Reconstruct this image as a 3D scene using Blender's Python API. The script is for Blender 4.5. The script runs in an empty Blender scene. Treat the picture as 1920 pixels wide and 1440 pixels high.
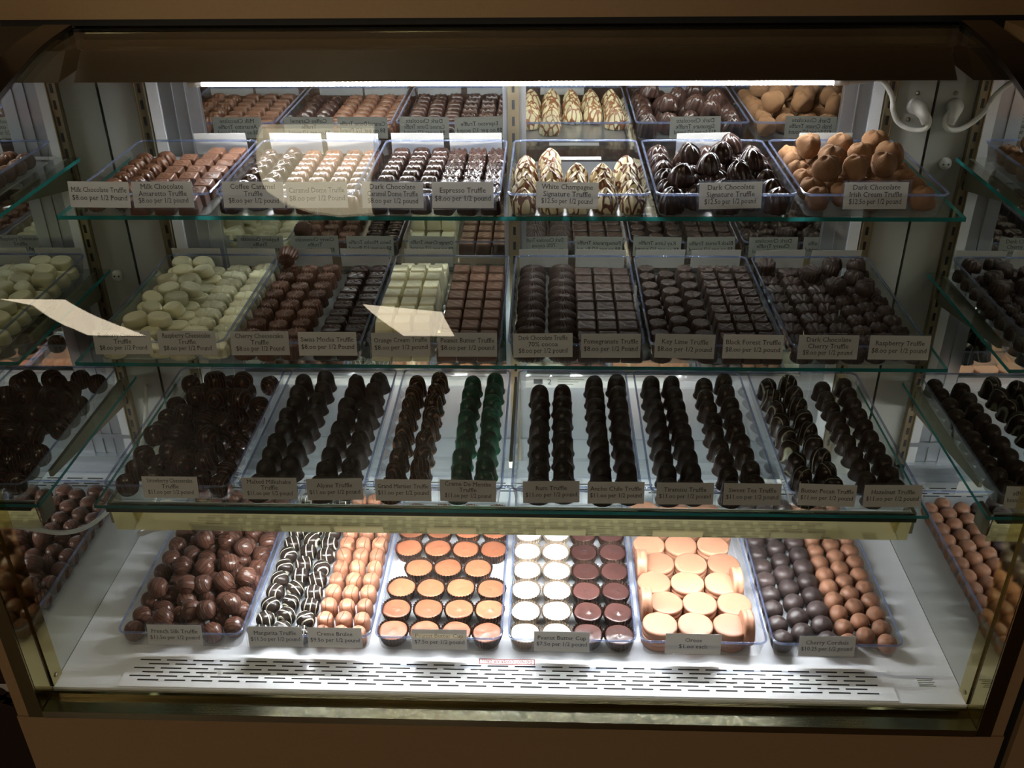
import bpy, math, random
from mathutils import Vector, Matrix
random.seed(7)
S = bpy.context.scene
COL = S.collection
PI = math.pi
R = math.radians

# ------------------------------------------------------------ camera, world, exposure
cam_d = bpy.data.cameras.new('camera')
cam = bpy.data.objects.new('camera', cam_d); COL.objects.link(cam)
cam_d.sensor_width = 36; cam_d.lens = 1822.0 / 1920 * 36; cam_d.clip_start = 0.01
def _n(v): return v.normalized()
_Y = _n(Vector((1033-960, -328-720, 1822.)))
_D = _n(Vector((998-960, 3892-720, 1822.)))
_D = _n(_D - _D.dot(_Y) * _Y)
_Z = -_D; _X = _Y.cross(_Z)
rows = [Vector((_X[i], _Y[i], _Z[i])) for i in range(3)]      # camera axes in the world: right, down, forward
m = Matrix.Identity(4)
for i in range(3):
    m[i][0] = rows[0][i]; m[i][1] = -rows[1][i]; m[i][2] = -rows[2][i]
m.translation = Vector((0.061, 0, 1.1193))
cam.matrix_world = m
S.camera = cam
S.view_settings.view_transform = 'Standard'; S.view_settings.look = 'None'
S.view_settings.gamma = 1; S.view_settings.exposure = 0.0
try: S.view_settings.use_curve_mapping = False
except Exception: pass
S.cycles.transparent_max_bounces = 48
S.cycles.max_bounces = 10
S.cycles.sample_clamp_indirect = 4.0
w = bpy.data.worlds.new('world'); S.world = w; w.use_nodes = True
w.node_tree.nodes['Background'].inputs[0].default_value = (1.0, 0.8, 0.55, 1)
w.node_tree.nodes['Background'].inputs[1].default_value = 0.02

LED_TOP = 185.0
LED_DECK = 220.0
TROUGH = 10.0
PENDANT = 4.0

# ------------------------------------------------------------ materials
MATS = {}
def nodes(name):
    mt = bpy.data.materials.new(name); mt.use_nodes = True
    nt = mt.node_tree; return mt, nt, nt.nodes['Principled BSDF']
def bump(nt, b, scale, strength, dist=0.001, detail=3, coord='Object'):
    tc = nt.nodes.new('ShaderNodeTexCoord'); nz = nt.nodes.new('ShaderNodeTexNoise')
    nz.inputs['Scale'].default_value = scale; nz.inputs['Detail'].default_value = detail
    bp = nt.nodes.new('ShaderNodeBump'); bp.inputs['Strength'].default_value = strength; bp.inputs['Distance'].default_value = dist
    nt.links.new(tc.outputs[coord], nz.inputs['Vector']); nt.links.new(nz.outputs['Fac'], bp.inputs['Height'])
    nt.links.new(bp.outputs['Normal'], b.inputs['Normal'])
    return nz
def mat(name, col, rough=0.4, metal=0.0, bs=0, bst=0.3, bd=0.001, var=0.0, spec=0.5, vs=60, coat=0.0):
    mt, nt, b = nodes(name)
    b.inputs['Base Color'].default_value = (*col, 1); b.inputs['Roughness'].default_value = rough
    b.inputs['Metallic'].default_value = metal; b.inputs['Specular IOR Level'].default_value = spec
    b.inputs['Coat Weight'].default_value = coat
    if bs: bump(nt, b, bs, bst, bd)
    if var:
        tc = nt.nodes.new('ShaderNodeTexCoord'); nz = nt.nodes.new('ShaderNodeTexNoise'); nz.inputs['Scale'].default_value = vs
        mx = nt.nodes.new('ShaderNodeMix'); mx.data_type = 'RGBA'
        mx.inputs[6].default_value = (*[c * (1 - var) for c in col], 1); mx.inputs[7].default_value = (*[min(1, c * (1 + var)) for c in col], 1)
        nt.links.new(tc.outputs['Object'], nz.inputs['Vector']); nt.links.new(nz.outputs['Fac'], mx.inputs[0]); nt.links.new(mx.outputs[2], b.inputs['Base Color'])
    MATS[name] = mt; return mt
def choc(name, col, rough=0.3, stripe=None, scale=70, width=0.2, dist=2.0, axis='X', bs=120, bst=0.25, mode='wave', drop=0.6):
    """chocolate; stripe = colour of the drizzled lines, thin raised bands in object space, phase per piece"""
    mt, nt, b = nodes(name); N = nt.nodes; L = nt.links
    b.inputs['Roughness'].default_value = rough; b.inputs['Specular IOR Level'].default_value = 0.5
    tc = N.new('ShaderNodeTexCoord'); oi = N.new('ShaderNodeObjectInfo')
    nz = N.new('ShaderNodeTexNoise'); nz.inputs['Scale'].default_value = bs; nz.inputs['Detail'].default_value = 4
    L.new(tc.outputs['Object'], nz.inputs['Vector'])
    hsv = N.new('ShaderNodeHueSaturation'); hsv.inputs['Color'].default_value = (*col, 1)
    mr = N.new('ShaderNodeMapRange'); mr.inputs[3].default_value = 0.8; mr.inputs[4].default_value = 1.25
    L.new(oi.outputs['Random'], mr.inputs[0]); L.new(mr.outputs[0], hsv.inputs['Value'])
    bp = N.new('ShaderNodeBump'); bp.inputs['Strength'].default_value = bst; bp.inputs['Distance'].default_value = 0.001
    L.new(nz.outputs['Fac'], bp.inputs['Height']); out = hsv.outputs[0]; nrm = bp.outputs['Normal']
    if stripe:
        add = N.new('ShaderNodeVectorMath'); add.operation = 'ADD'
        L.new(tc.outputs['Object'], add.inputs[0])
        sc = N.new('ShaderNodeVectorMath'); sc.operation = 'SCALE'; sc.inputs['Scale'].default_value = 0.5
        cx = N.new('ShaderNodeCombineXYZ')
        for k in range(3): L.new(oi.outputs['Random'], cx.inputs[k])
        L.new(cx.outputs[0], sc.inputs[0]); L.new(sc.outputs[0], add.inputs[1])
        rmp = N.new('ShaderNodeValToRGB')
        if mode == 'wave':
            wv = N.new('ShaderNodeTexWave'); wv.bands_direction = axis; wv.inputs['Scale'].default_value = scale
            wv.inputs['Distortion'].default_value = dist; wv.inputs['Detail'].default_value = 1; wv.inputs['Detail Scale'].default_value = drop
            L.new(add.outputs[0], wv.inputs['Vector']); L.new(wv.outputs['Fac'], rmp.inputs[0])
            a, c = 1 - width, min(1, 1 - width + 0.08)
            rmp.color_ramp.elements[0].position = a; rmp.color_ramp.elements[1].position = c
        else:
            vo = N.new('ShaderNodeTexVoronoi'); vo.feature = 'DISTANCE_TO_EDGE'; vo.inputs['Scale'].default_value = scale
            mp = N.new('ShaderNodeMapping'); mp.inputs['Scale'].default_value = (1.3, 1.3, 0.55)
            L.new(add.outputs[0], mp.inputs[0]); L.new(mp.outputs[0], vo.inputs['Vector']); L.new(vo.outputs['Distance'], rmp.inputs[0])
            rmp.color_ramp.elements[0].color = (1, 1, 1, 1); rmp.color_ramp.elements[1].color = (0, 0, 0, 1)
            rmp.color_ramp.elements[0].position = width; rmp.color_ramp.elements[1].position = width + 0.04
        mx = N.new('ShaderNodeMix'); mx.data_type = 'RGBA'; mx.inputs[7].default_value = (*stripe, 1)
        L.new(rmp.outputs[0], mx.inputs[0]); L.new(out, mx.inputs[6]); out = mx.outputs[2]
        b2 = N.new('ShaderNodeBump'); b2.inputs['Strength'].default_value = 0.8; b2.inputs['Distance'].default_value = 0.0008
        L.new(rmp.outputs[0], b2.inputs['Height']); L.new(nrm, b2.inputs['Normal']); nrm = b2.outputs['Normal']
    L.new(out, b.inputs['Base Color']); L.new(nrm, b.inputs['Normal'])
    MATS[name] = mt; return mt
def clear(name, tint=(1, 1, 1), rough=0.0, f0=0.04, haze=0.0, hazecol=(0.6, 0.7, 0.95), powr=5.0):
    """clear pane or plastic: light passes straight on, surface mirrors by its angle"""
    mt = bpy.data.materials.new(name); mt.use_nodes = True; nt = mt.node_tree; N = nt.nodes; L = nt.links
    N.clear(); o = N.new('ShaderNodeOutputMaterial'); tr = N.new('ShaderNodeBsdfTransparent'); tr.inputs[0].default_value = (*tint, 1)
    gl = N.new('ShaderNodeBsdfGlossy'); gl.inputs['Roughness'].default_value = rough
    lw = N.new('ShaderNodeLayerWeight'); lw.inputs[0].default_value = 0.5
    pw = N.new('ShaderNodeMath'); pw.operation = 'POWER'; pw.inputs[1].default_value = powr
    ml = N.new('ShaderNodeMath'); ml.operation = 'MULTIPLY_ADD'; ml.inputs[1].default_value = 1 - f0; ml.inputs[2].default_value = f0
    L.new(lw.outputs['Facing'], pw.inputs[0]); L.new(pw.outputs[0], ml.inputs[0])
    mx = N.new('ShaderNodeMixShader'); L.new(ml.outputs[0], mx.inputs[0])
    src = tr.outputs[0]
    if haze:
        df = N.new('ShaderNodeBsdfDiffuse'); df.inputs[0].default_value = (*hazecol, 1)
        tl = N.new('ShaderNodeBsdfTranslucent'); tl.inputs[0].default_value = (*hazecol, 1)
        m1 = N.new('ShaderNodeMixShader'); m1.inputs[0].default_value = 0.5; L.new(df.outputs[0], m1.inputs[1]); L.new(tl.outputs[0], m1.inputs[2])
        m2 = N.new('ShaderNodeMixShader'); m2.inputs[0].default_value = haze; L.new(tr.outputs[0], m2.inputs[1]); L.new(m1.outputs[0], m2.inputs[2]); src = m2.outputs[0]
    L.new(src, mx.inputs[1]); L.new(gl.outputs[0], mx.inputs[2]); L.new(mx.outputs[0], o.inputs[0])
    MATS[name] = mt; return mt
def paper(name, col, tl=0.4, rough=0.6):
    mt = bpy.data.materials.new(name); mt.use_nodes = True; nt = mt.node_tree; N = nt.nodes; L = nt.links
    b = N['Principled BSDF']; b.inputs['Base Color'].default_value = (*col, 1); b.inputs['Roughness'].default_value = rough
    t = N.new('ShaderNodeBsdfTranslucent'); t.inputs[0].default_value = (*col, 1)
    mx = N.new('ShaderNodeMixShader'); mx.inputs[0].default_value = tl
    L.new(b.outputs[0], mx.inputs[1]); L.new(t.outputs[0], mx.inputs[2]); L.new(mx.outputs[0], N['Material Output'].inputs[0])
    MATS[name] = mt; return mt
def emit(name, col, strength, dots=0):
    mt = bpy.data.materials.new(name); mt.use_nodes = True; nt = mt.node_tree; N = nt.nodes; L = nt.links
    N.clear(); o = N.new('ShaderNodeOutputMaterial'); e = N.new('ShaderNodeEmission')
    e.inputs[0].default_value = (*col, 1); e.inputs[1].default_value = strength
    if dots:                                   # single diodes along the strip
        tc = N.new('ShaderNodeTexCoord'); wv = N.new('ShaderNodeTexWave'); wv.bands_direction = 'X'; wv.inputs['Scale'].default_value = dots
        wv.inputs['Distortion'].default_value = 0
        pw = N.new('ShaderNodeMath'); pw.operation = 'POWER'; pw.inputs[1].default_value = 3
        ml = N.new('ShaderNodeMath'); ml.operation = 'MULTIPLY_ADD'; ml.inputs[1].default_value = strength * 2.4; ml.inputs[2].default_value = strength * 0.25
        L.new(tc.outputs['Object'], wv.inputs['Vector']); L.new(wv.outputs['Fac'], pw.inputs[0]); L.new(pw.outputs[0], ml.inputs[0]); L.new(ml.outputs[0], e.inputs[1])
    L.new(e.outputs[0], o.inputs[0]); MATS[name] = mt; return mt

MILK = (0.105, 0.045, 0.026); DARK = (0.022, 0.012, 0.009); WHITE = (0.72, 0.66, 0.43)
choc('milk_gloss', (0.11, 0.05, 0.03), 0.25)
choc('milk_plain', (0.13, 0.062, 0.038), 0.38)
choc('dark_gloss', (0.035, 0.018, 0.014), 0.2)
choc('dark_satin', (0.06, 0.036, 0.029), 0.42)
choc('dark_matte', (0.016, 0.010, 0.008), 0.5, bs=260, bst=0.6)
choc('dark_rough', (0.020, 0.012, 0.009), 0.55, bs=420, bst=1.0)
choc('white_choc', (0.74, 0.70, 0.47), 0.38, bst=0.1)
choc('white_bar', (0.86, 0.80, 0.55), 0.4, bst=0.1)
choc('cocoa', (0.22, 0.11, 0.05), 0.95, bs=300, bst=0.6)
choc('champagne', (0.74, 0.65, 0.42), 0.3, stripe=(0.15, 0.06, 0.025), scale=75, width=0.085, mode='vor')
choc('red_striped', (0.020, 0.011, 0.010), 0.24, stripe=(0.13, 0.035, 0.022), scale=55, width=0.12, dist=3)
choc('orange_striped', (0.025, 0.014, 0.009), 0.24, stripe=(0.17, 0.06, 0.016), scale=50, width=0.12, dist=5)
choc('mint', (0.009, 0.085, 0.042), 0.3, stripe=(0.006, 0.045, 0.024), scale=70, width=0.3, dist=5)
choc('rum', (0.014, 0.009, 0.007), 0.35, stripe=(0.035, 0.022, 0.017), scale=75, width=0.2, dist=5)
choc('tea', (0.020, 0.012, 0.009), 0.35, stripe=(0.06, 0.035, 0.02), scale=75, width=0.2, dist=4)
choc('pecan', (0.025, 0.015, 0.011), 0.25, stripe=(0.30, 0.30, 0.20), scale=26, width=0.07, dist=8)
choc('hazel', (0.026, 0.015, 0.010), 0.4, stripe=(0.05, 0.028, 0.016), scale=70, width=0.2, dist=3)
choc('silk', (0.115, 0.050, 0.034), 0.26, stripe=(0.05, 0.022, 0.015), scale=60, width=0.10, dist=4)
choc('margarita', (0.028, 0.019, 0.016), 0.26, stripe=(0.8, 0.76, 0.58), scale=30, width=0.10, dist=5)
choc('brulee', (0.42, 0.185, 0.11), 0.4, stripe=(0.20, 0.09, 0.05), scale=26, width=0.05, dist=9)
choc('caramel', (0.35, 0.125, 0.065), 0.33, bst=0.1)
choc('white_cup', (0.93, 0.89, 0.80), 0.4, bst=0.05)
choc('dark_cup', (0.075, 0.032, 0.028), 0.25, bst=0.1)
choc('cookie_coat', (0.43, 0.205, 0.125), 0.42, bst=0.1)
choc('cordial_dark', (0.05, 0.034, 0.032), 0.4, bst=0.3)
choc('cordial_milk', (0.27, 0.125, 0.072), 0.48, bst=0.2)
choc('milk_pale', (0.30, 0.14, 0.075), 0.4)
mat('cup_paper', (0.045, 0.024, 0.016), 0.6)
mat('cup_paper_pale', (0.30, 0.23, 0.17), 0.5)
mat('mirror', (0.80, 0.82, 0.79), 0.015, 1.0)
mat('door_mirror', (0.74, 0.76, 0.72), 0.02, 1.0)
mat('aluminium', (0.55, 0.58, 0.62), 0.32, 0.9)
mat('alu_white', (0.85, 0.86, 0.88), 0.35, 0.3)
mat('grey_panel', (0.42, 0.42, 0.38), 0.5)
mat('standard_metal', (0.42, 0.36, 0.24), 0.3, 0.9)
mat('black', (0.01, 0.01, 0.01), 0.5)
mat('slot_black', (0.006, 0.006, 0.008), 0.7)
mat('brass', (0.62, 0.50, 0.22), 0.12, 1.0)
mat('brass_dark', (0.30, 0.25, 0.13), 0.22, 1.0)
mat('brass_mirror', (0.60, 0.53, 0.27), 0.06, 1.0)
mat('deck_white', (0.90, 0.92, 0.95), 0.2, 0.0, coat=0.3)
mat('grille_white', (0.92, 0.93, 0.95), 0.22, 0.0, coat=0.3)
mat('laminate', (0.36, 0.225, 0.115), 0.55, bs=500, bst=0.1, var=0.08, vs=200)
mat('hood_dark', (0.009, 0.007, 0.005), 0.5, spec=0.2)
mat('hood_mirror', (0.16, 0.16, 0.10), 0.12, 1.0)
mat('bracket_olive', (0.26, 0.25, 0.17), 0.4, 0.5)
mat('cable_white', (0.72, 0.70, 0.64), 0.5)
mat('screw_steel', (0.5, 0.45, 0.35), 0.3, 1.0)
mat('knob_white', (0.66, 0.66, 0.6), 0.4)
mat('poster_brown', (0.02, 0.008, 0.006), 0.4)
mat('poster_white', (0.5, 0.48, 0.45), 0.5)
mat('wall_tan', (0.13, 0.09, 0.05), 0.8, bs=80, bst=0.1)
mat('wall_dark', (0.12, 0.085, 0.05), 0.8)
mat('floor_brown', (0.10, 0.06, 0.035), 0.35, var=0.3, vs=3)
mat('ceiling_paint', (0.13, 0.11, 0.08), 0.9)
mat('ink', (0.018, 0.018, 0.02), 0.5)
mat('red_ink', (0.33, 0.012, 0.01), 0.5)
for nm_, cc, dd in (('brass_rail', (0.55, 0.52, 0.36), 0.0001), ('brass_fascia', (0.62, 0.56, 0.30), 0.000015)):
    mt, nt, b = nodes(nm_); b.inputs['Base Color'].default_value = (*cc, 1); b.inputs['Metallic'].default_value = 1; b.inputs['Roughness'].default_value = 0.17 if nm_ == 'brass_rail' else 0.05
    tc = nt.nodes.new('ShaderNodeTexCoord'); mp = nt.nodes.new('ShaderNodeMapping'); mp.inputs['Scale'].default_value = (0.2, 700, 700)
    nz = nt.nodes.new('ShaderNodeTexNoise'); nz.inputs['Scale'].default_value = 1.0; nz.inputs['Detail'].default_value = 0
    bp = nt.nodes.new('ShaderNodeBump'); bp.inputs['Strength'].default_value = 1.0; bp.inputs['Distance'].default_value = dd       # brushed along its length
    nt.links.new(tc.outputs['Object'], mp.inputs[0]); nt.links.new(mp.outputs[0], nz.inputs['Vector']); nt.links.new(nz.outputs['Fac'], bp.inputs['Height']); nt.links.new(bp.outputs['Normal'], b.inputs['Normal']); MATS[nm_] = mt
mat('rail_lip', (0.75, 0.6, 0.3), 0.1, 1.0)
paper('card_paper', (0.80, 0.79, 0.76), 0.35)
paper('shade_cream', (0.85, 0.78, 0.6), 0.5)
clear('front_pane', (0.985, 0.99, 0.98), 0.0, 0.035)
clear('shelf_glass', (0.95, 0.985, 0.965), 0.0, 0.05)
clear('tray_plastic', (0.975, 0.98, 0.985), 0.03, 0.05, haze=0.012, powr=3.2)
clear('tray_floor', (0.975, 0.98, 0.985), 0.28, 0.06, haze=0.12, hazecol=(0.85, 0.88, 0.92), powr=3.2)
clear('tray_rim', (0.72, 0.77, 0.90), 0.05, 0.10, haze=0.20, hazecol=(0.45, 0.53, 0.80))
clear('sleeve_plastic', (0.98, 0.98, 0.98), 0.03, 0.05, haze=0.02)
# green glass edge
mt = bpy.data.materials.new('glass_edge'); mt.use_nodes = True; nt = mt.node_tree; N = nt.nodes; L = nt.links
b = N['Principled BSDF']; b.inputs['Base Color'].default_value = (0.01, 0.11, 0.09, 1); b.inputs['Roughness'].default_value = 0.15
t = N.new('ShaderNodeBsdfTranslucent'); t.inputs[0].default_value = (0.05, 0.44, 0.43, 1)
mx = N.new('ShaderNodeMixShader'); mx.inputs[0].default_value = 0.45
L.new(b.outputs[0], mx.inputs[1]); L.new(t.outputs[0], mx.inputs[2]); L.new(mx.outputs[0], N['Material Output'].inputs[0]); MATS['glass_edge'] = mt
emit('led_top', (0.95, 0.97, 1.0), LED_TOP, dots=45)
emit('led_deck', (0.95, 0.98, 1.0), LED_DECK, dots=30)
emit('led_cap', (1.0, 0.98, 0.96), 3)
emit('shade_glow', (1.0, 0.87, 0.58), PENDANT)
emit('trough_glow', (1.0, 0.84, 0.62), TROUGH)

# ------------------------------------------------------------ mesh helpers
class MB:
    def __init__(s): s.v = []; s.f = []; s.mi = []; s.sm = []
    def add(s, vs, fs, mi=0, smooth=False):
        o = len(s.v); s.v += [tuple(p) for p in vs]
        for f in fs: s.f.append(tuple(o + i for i in f)); s.mi.append(mi); s.sm.append(smooth)
    def box(s, x0, x1, y0, y1, z0, z1, mi=0, mf=None):
        vs = [(x, y, z) for z in (z0, z1) for y in (y0, y1) for x in (x0, x1)]
        fs = [(0, 2, 3, 1), (4, 5, 7, 6), (0, 1, 5, 4), (2, 6, 7, 3), (0, 4, 6, 2), (1, 3, 7, 5)]   # bottom top front back left right
        o = len(s.v); s.v += vs
        for k, f in enumerate(fs): s.f.append(tuple(o + i for i in f)); s.mi.append((mf or {}).get(k, mi)); s.sm.append(False)
    def prism(s, poly, x0, x1, mi=0):
        """poly in (y,z), extruded along x"""
        n = len(poly); vs = [(x0, y, z) for y, z in poly] + [(x1, y, z) for y, z in poly]
        fs = [tuple(range(n)), tuple(range(2 * n - 1, n - 1, -1))] + [(i, i + n, (i + 1) % n + n, (i + 1) % n) for i in range(n)]
        s.add(vs, fs, mi)
    def tube(s, pts, r, seg=8, mi=0, closed=False, cap=True):
        pts = [Vector(p) for p in pts]; n = len(pts); rings = []
        for i, p in enumerate(pts):
            if closed: d = pts[(i + 1) % n] - pts[i - 1]
            else: d = pts[min(i + 1, n - 1)] - pts[max(i - 1, 0)]
            d.normalize(); up = Vector((0, 0, 1)) if abs(d.z) < 0.95 else Vector((0, 1, 0))
            a = d.cross(up).normalized(); b_ = a.cross(d)
            rr = r[i] if isinstance(r, (list, tuple)) else r
            rings.append([p + rr * (math.cos(2 * PI * k / seg) * a + math.sin(2 * PI * k / seg) * b_) for k in range(seg)])
        vs = [q for rg in rings for q in rg]; fs = []
        for i in range(n if closed else n - 1):
            j = (i + 1) % n
            for k in range(seg): fs.append((i * seg + k, i * seg + (k + 1) % seg, j * seg + (k + 1) % seg, j * seg + k))
        if cap and not closed: fs += [tuple(range(seg - 1, -1, -1)), tuple(range((n - 1) * seg, n * seg))]
        s.add(vs, fs, mi, True)
    def mesh(s, name, mats):
        me = bpy.data.meshes.new(name); me.from_pydata(s.v, [], s.f)
        for m_ in mats: me.materials.append(MATS[m_])
        me.polygons.foreach_set('material_index', s.mi); me.polygons.foreach_set('use_smooth', s.sm)
        me.update(); return me
    def build(s, name, mats, parent=None, loc=None):
        if isinstance(mats, str): mats = [mats]
        return link(name, s.mesh(name, mats), parent, loc)
def link(name, me, parent=None, loc=None):
    o = bpy.data.objects.new(name, me); COL.objects.link(o)
    if parent: o.parent = parent
    if loc: o.location = loc
    return o
def tag(o, label, cat, group=None, kind=None):
    if label: o['label'] = label
    if cat: o['category'] = cat
    if group: o['group'] = group
    if kind: o['kind'] = kind
    return o
def empty(name, loc=(0, 0, 0), rz=0):
    o = bpy.data.objects.new(name, None); COL.objects.link(o); o.location = loc; o.rotation_euler = (0, 0, rz); o.empty_display_size = 0.01
    return o
def struct(o): o['kind'] = 'structure'; return o

# ------------------------------------------------------------ candy shapes
def sgnpow(v, p): return math.copysign(abs(v) ** p, v)
PROF = {
 'ball':  [(0.45, 0), (0.62, 0.03), (0.85, 0.16), (0.97, 0.34), (1, 0.5), (0.97, 0.66), (0.87, 0.81), (0.7, 0.92), (0.5, 0.975), (0.25, 0.995), (0, 1)],
 'dome':  [(0.9, 0), (1.0, 0.04), (1.0, 0.25), (0.97, 0.45), (0.92, 0.6), (0.84, 0.74), (0.72, 0.86), (0.55, 0.94), (0.35, 0.98), (0.18, 0.995), (0, 1)],
 'foot':  [(1.12, 0), (1.14, 0.04), (1.02, 0.12), (0.98, 0.35), (0.95, 0.55), (0.88, 0.72), (0.74, 0.86), (0.55, 0.95), (0.35, 0.985), (0.15, 1), (0, 1)],
 'drum':  [(0.94, 0), (1.0, 0.05), (1.0, 0.4), (0.97, 0.75), (0.93, 0.9), (0.87, 0.97), (0.78, 0.995), (0.65, 1), (0.5, 1), (0.36, 1), (0.22, 1), (0.1, 1), (0, 1)],
 'taper': [(1.0, 0), (1.03, 0.04), (0.95, 0.5), (0.88, 0.86), (0.85, 0.95), (0.80, 0.99), (0.72, 1), (0.6, 1), (0.48, 1), (0.36, 1), (0.22, 1), (0.1, 1), (0, 1)],
 'cone':  [(0.92, 0), (1.0, 0.05), (1.0, 0.22), (0.97, 0.42), (0.9, 0.6), (0.77, 0.75), (0.59, 0.87), (0.37, 0.945), (0.17, 0.985), (0, 1)],
 'peak':  [(0.94, 0), (1.0, 0.07), (1.0, 0.28), (0.94, 0.46), (0.82, 0.61), (0.65, 0.74), (0.45, 0.85), (0.25, 0.935), (0.11, 0.985), (0, 1)],
 'loaf':  [(0.9, 0), (0.98, 0.05), (1.0, 0.35), (0.98, 0.62), (0.9, 0.82), (0.76, 0.93), (0.58, 0.98), (0.4, 1), (0.2, 1), (0, 1)],
}
def piece(name, matn, prof, sx, sy, h, p=2.0, fl=0, fa=0.0, tw=0.0, rel=None, seg=40, noise=0.0, seed=0, flz=(0, 1)):
    pr = PROF[prof]; rnd = random.Random(seed)
    ph = [rnd.uniform(0, 6.28) for _ in range(6)]
    vs = []; fs = []
    for i, (r, z) in enumerate(pr[:-1]):
        for k in range(seg):
            a = 2 * PI * k / seg; c, s_ = math.cos(a), math.sin(a)
            ux, uy = sgnpow(c, 2 / p), sgnpow(s_, 2 / p)
            rr = r
            if fl and flz[0] <= z <= flz[1]: rr *= 1 - fa * (0.5 - 0.5 * math.cos(fl * a + tw * z)) * min(1, r * 1.6)
            if noise: rr *= 1 + noise * (math.sin(2 * a + ph[0] + 3 * z) + 0.7 * math.sin(3 * a + ph[1] - 4 * z) + 0.5 * math.sin(5 * a + ph[2] + 7 * z)) * 0.5
            zz = z * h
            if noise and z > 0.2: zz += noise * h * 0.4 * math.sin(3 * c + ph[3]) * math.cos(4 * s_ + ph[4])
            u, v = ux * rr, uy * rr
            if rel and z > 0.5: zz += rel(u, v, a, r)
            vs.append((u * sx / 2, v * sy / 2, zz))
    top = len(vs); vs.append((0, 0, h + (rel(0, 0, 0, 0) if rel else 0)))
    n = len(pr) - 1
    for i in range(n - 1):
        for k in range(seg): fs.append((i * seg + k, i * seg + (k + 1) % seg, (i + 1) * seg + (k + 1) % seg, (i + 1) * seg + k))
    for k in range(seg): fs.append(((n - 1) * seg + k, (n - 1) * seg + (k + 1) % seg, top))
    fs.append(tuple(range(seg - 1, -1, -1)))
    b_ = MB(); b_.add(vs, fs, 0, True)
    return b_.mesh(name, [matn])
def gauss(d, w_): return math.exp(-(d / w_) ** 2)
r_rays = lambda n, amp, c=0.0: (lambda u, v, a, r: amp * math.cos(n * a) * min(1, r * 2) * (r > 0.12))
def r_fan(amp):           # shell: ridges spreading from one end
    return lambda u, v, a, r: amp * math.cos(9 * math.atan2(u, v + 1.25) * 2.2)
def r_cross(amp):
    return lambda u, v, a, r: amp * (gauss(abs(u) - abs(v), 0.16) + gauss(max(abs(u), abs(v)) - 0.78, 0.08)) if r < 0.9 else 0
def r_knob(amp, n=22):
    return lambda u, v, a, r: amp * (1.6 * gauss(r, 0.22) + 0.9 * math.cos(n * a) * (0.3 < r < 0.99)) - 0.004 * r * r
def r_loops(amp):
    return lambda u, v, a, r: amp * (gauss(math.hypot(u - 0.38, v) - 0.25, 0.12) + gauss(math.hypot(u + 0.38, v) - 0.25, 0.12))
def r_rim(amp):
    return lambda u, v, a, r: amp * (gauss(r - 0.78, 0.1)) - amp * 0.7 * (r < 0.6)
def r_peak(amp, w_=0.25, off=0.0):
    return lambda u, v, a, r: amp * gauss(math.hypot(u - off, v), w_)
def r_wavy(amp):
    return lambda u, v, a, r: amp * (math.sin(5.5 * u + 3 * v) * math.cos(4 * v + 1) + gauss(max(abs(u), abs(v)) - 0.82, 0.07))
def r_scal(amp):
    return lambda u, v, a, r: amp * math.cos(10 * u) * (v < 0.2) - 0.004 * max(0, -v)
mm = 0.001
P = {}
def kind(key, name, mats, *a, variants=1, **k):
    P[key] = [piece(name, mats, *a, seed=s_ * 13 + len(P), **k) for s_ in range(variants)]
kind('swirl', 'swirl_truffle', 'milk_gloss', 'ball', 30*mm, 30*mm, 25*mm, fl=9, fa=0.14, tw=3.2, seg=72)
kind('ribsq', 'ribbed_truffle', 'milk_plain', 'taper', 29*mm, 29*mm, 22*mm, p=7, fl=36, fa=0.04, seg=108, rel=lambda u, v, a, r: 0.0014 * (gauss(abs(u) + abs(v) - 0.3, 0.12)), flz=(0.05, 0.9))
kind('coffee', 'oval_truffle', 'dark_gloss', 'dome', 32*mm, 27*mm, 22*mm, rel=lambda u, v, a, r: 0.0016 * math.cos(9 * r + 1.0 * a) * (r < 0.85), seg=48)
kind('cdome', 'caramel_dome_truffle', 'milk_gloss', 'loaf', 31*mm, 27*mm, 24*mm, p=2.8, rel=r_scal(0.0009), seg=48)
kind('ddome', 'caramel_dome_truffle', 'dark_gloss', 'loaf', 30*mm, 24*mm, 24*mm, p=2.8, rel=r_scal(0.0009), seg=48)
kind('espr', 'shell_square_truffle', 'dark_gloss', 'drum', 31*mm, 31*mm, 22*mm, p=5, rel=r_fan(0.0020), seg=64)
kind('champ', 'dollop_truffle', 'champagne', 'peak', 39*mm, 35*mm, 34*mm, fl=8, fa=0.16, tw=4, noise=0.1, seg=64, variants=3)
kind('sign', 'ridged_dollop_truffle', 'dark_gloss', 'cone', 42*mm, 39*mm, 36*mm, fl=10, fa=0.13, tw=4, noise=0.12, seg=64, variants=4)
kind('irish', 'cocoa_truffle', 'cocoa', 'ball', 38*mm, 37*mm, 34*mm, noise=0.2, seg=28, variants=6)
kind('blueb', 'oval_truffle', 'white_choc', 'drum', 40*mm, 28*mm, 17*mm, p=2.3, rel=r_rim(0.0008))
kind('raspw', 'scalloped_truffle', 'white_choc', 'loaf', 45*mm, 28.5*mm, 18*mm, p=2.3, fl=10, fa=0.07, rel=r_fan(0.0008), seg=84)
kind('cherry', 'fluted_truffle', 'milk_plain', 'taper', 34*mm, 33*mm, 22*mm, fl=16, fa=0.08, rel=r_rays(16, 0.0010), seg=96)
kind('mocha', 'embossed_truffle', 'dark_gloss', 'drum', 33*mm, 26*mm, 20*mm, p=3.5, rel=r_loops(0.0022), seg=72)
kind('orange', 'square_truffle', 'white_bar', 'taper', 28*mm, 29*mm, 24*mm, p=8, rel=r_cross(0.0004), seg=48)
kind('pbt', 'rectangular_truffle', 'milk_plain', 'drum', 29*mm, 31*mm, 21*mm, p=9, rel=r_wavy(0.0008), seg=56)
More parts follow.
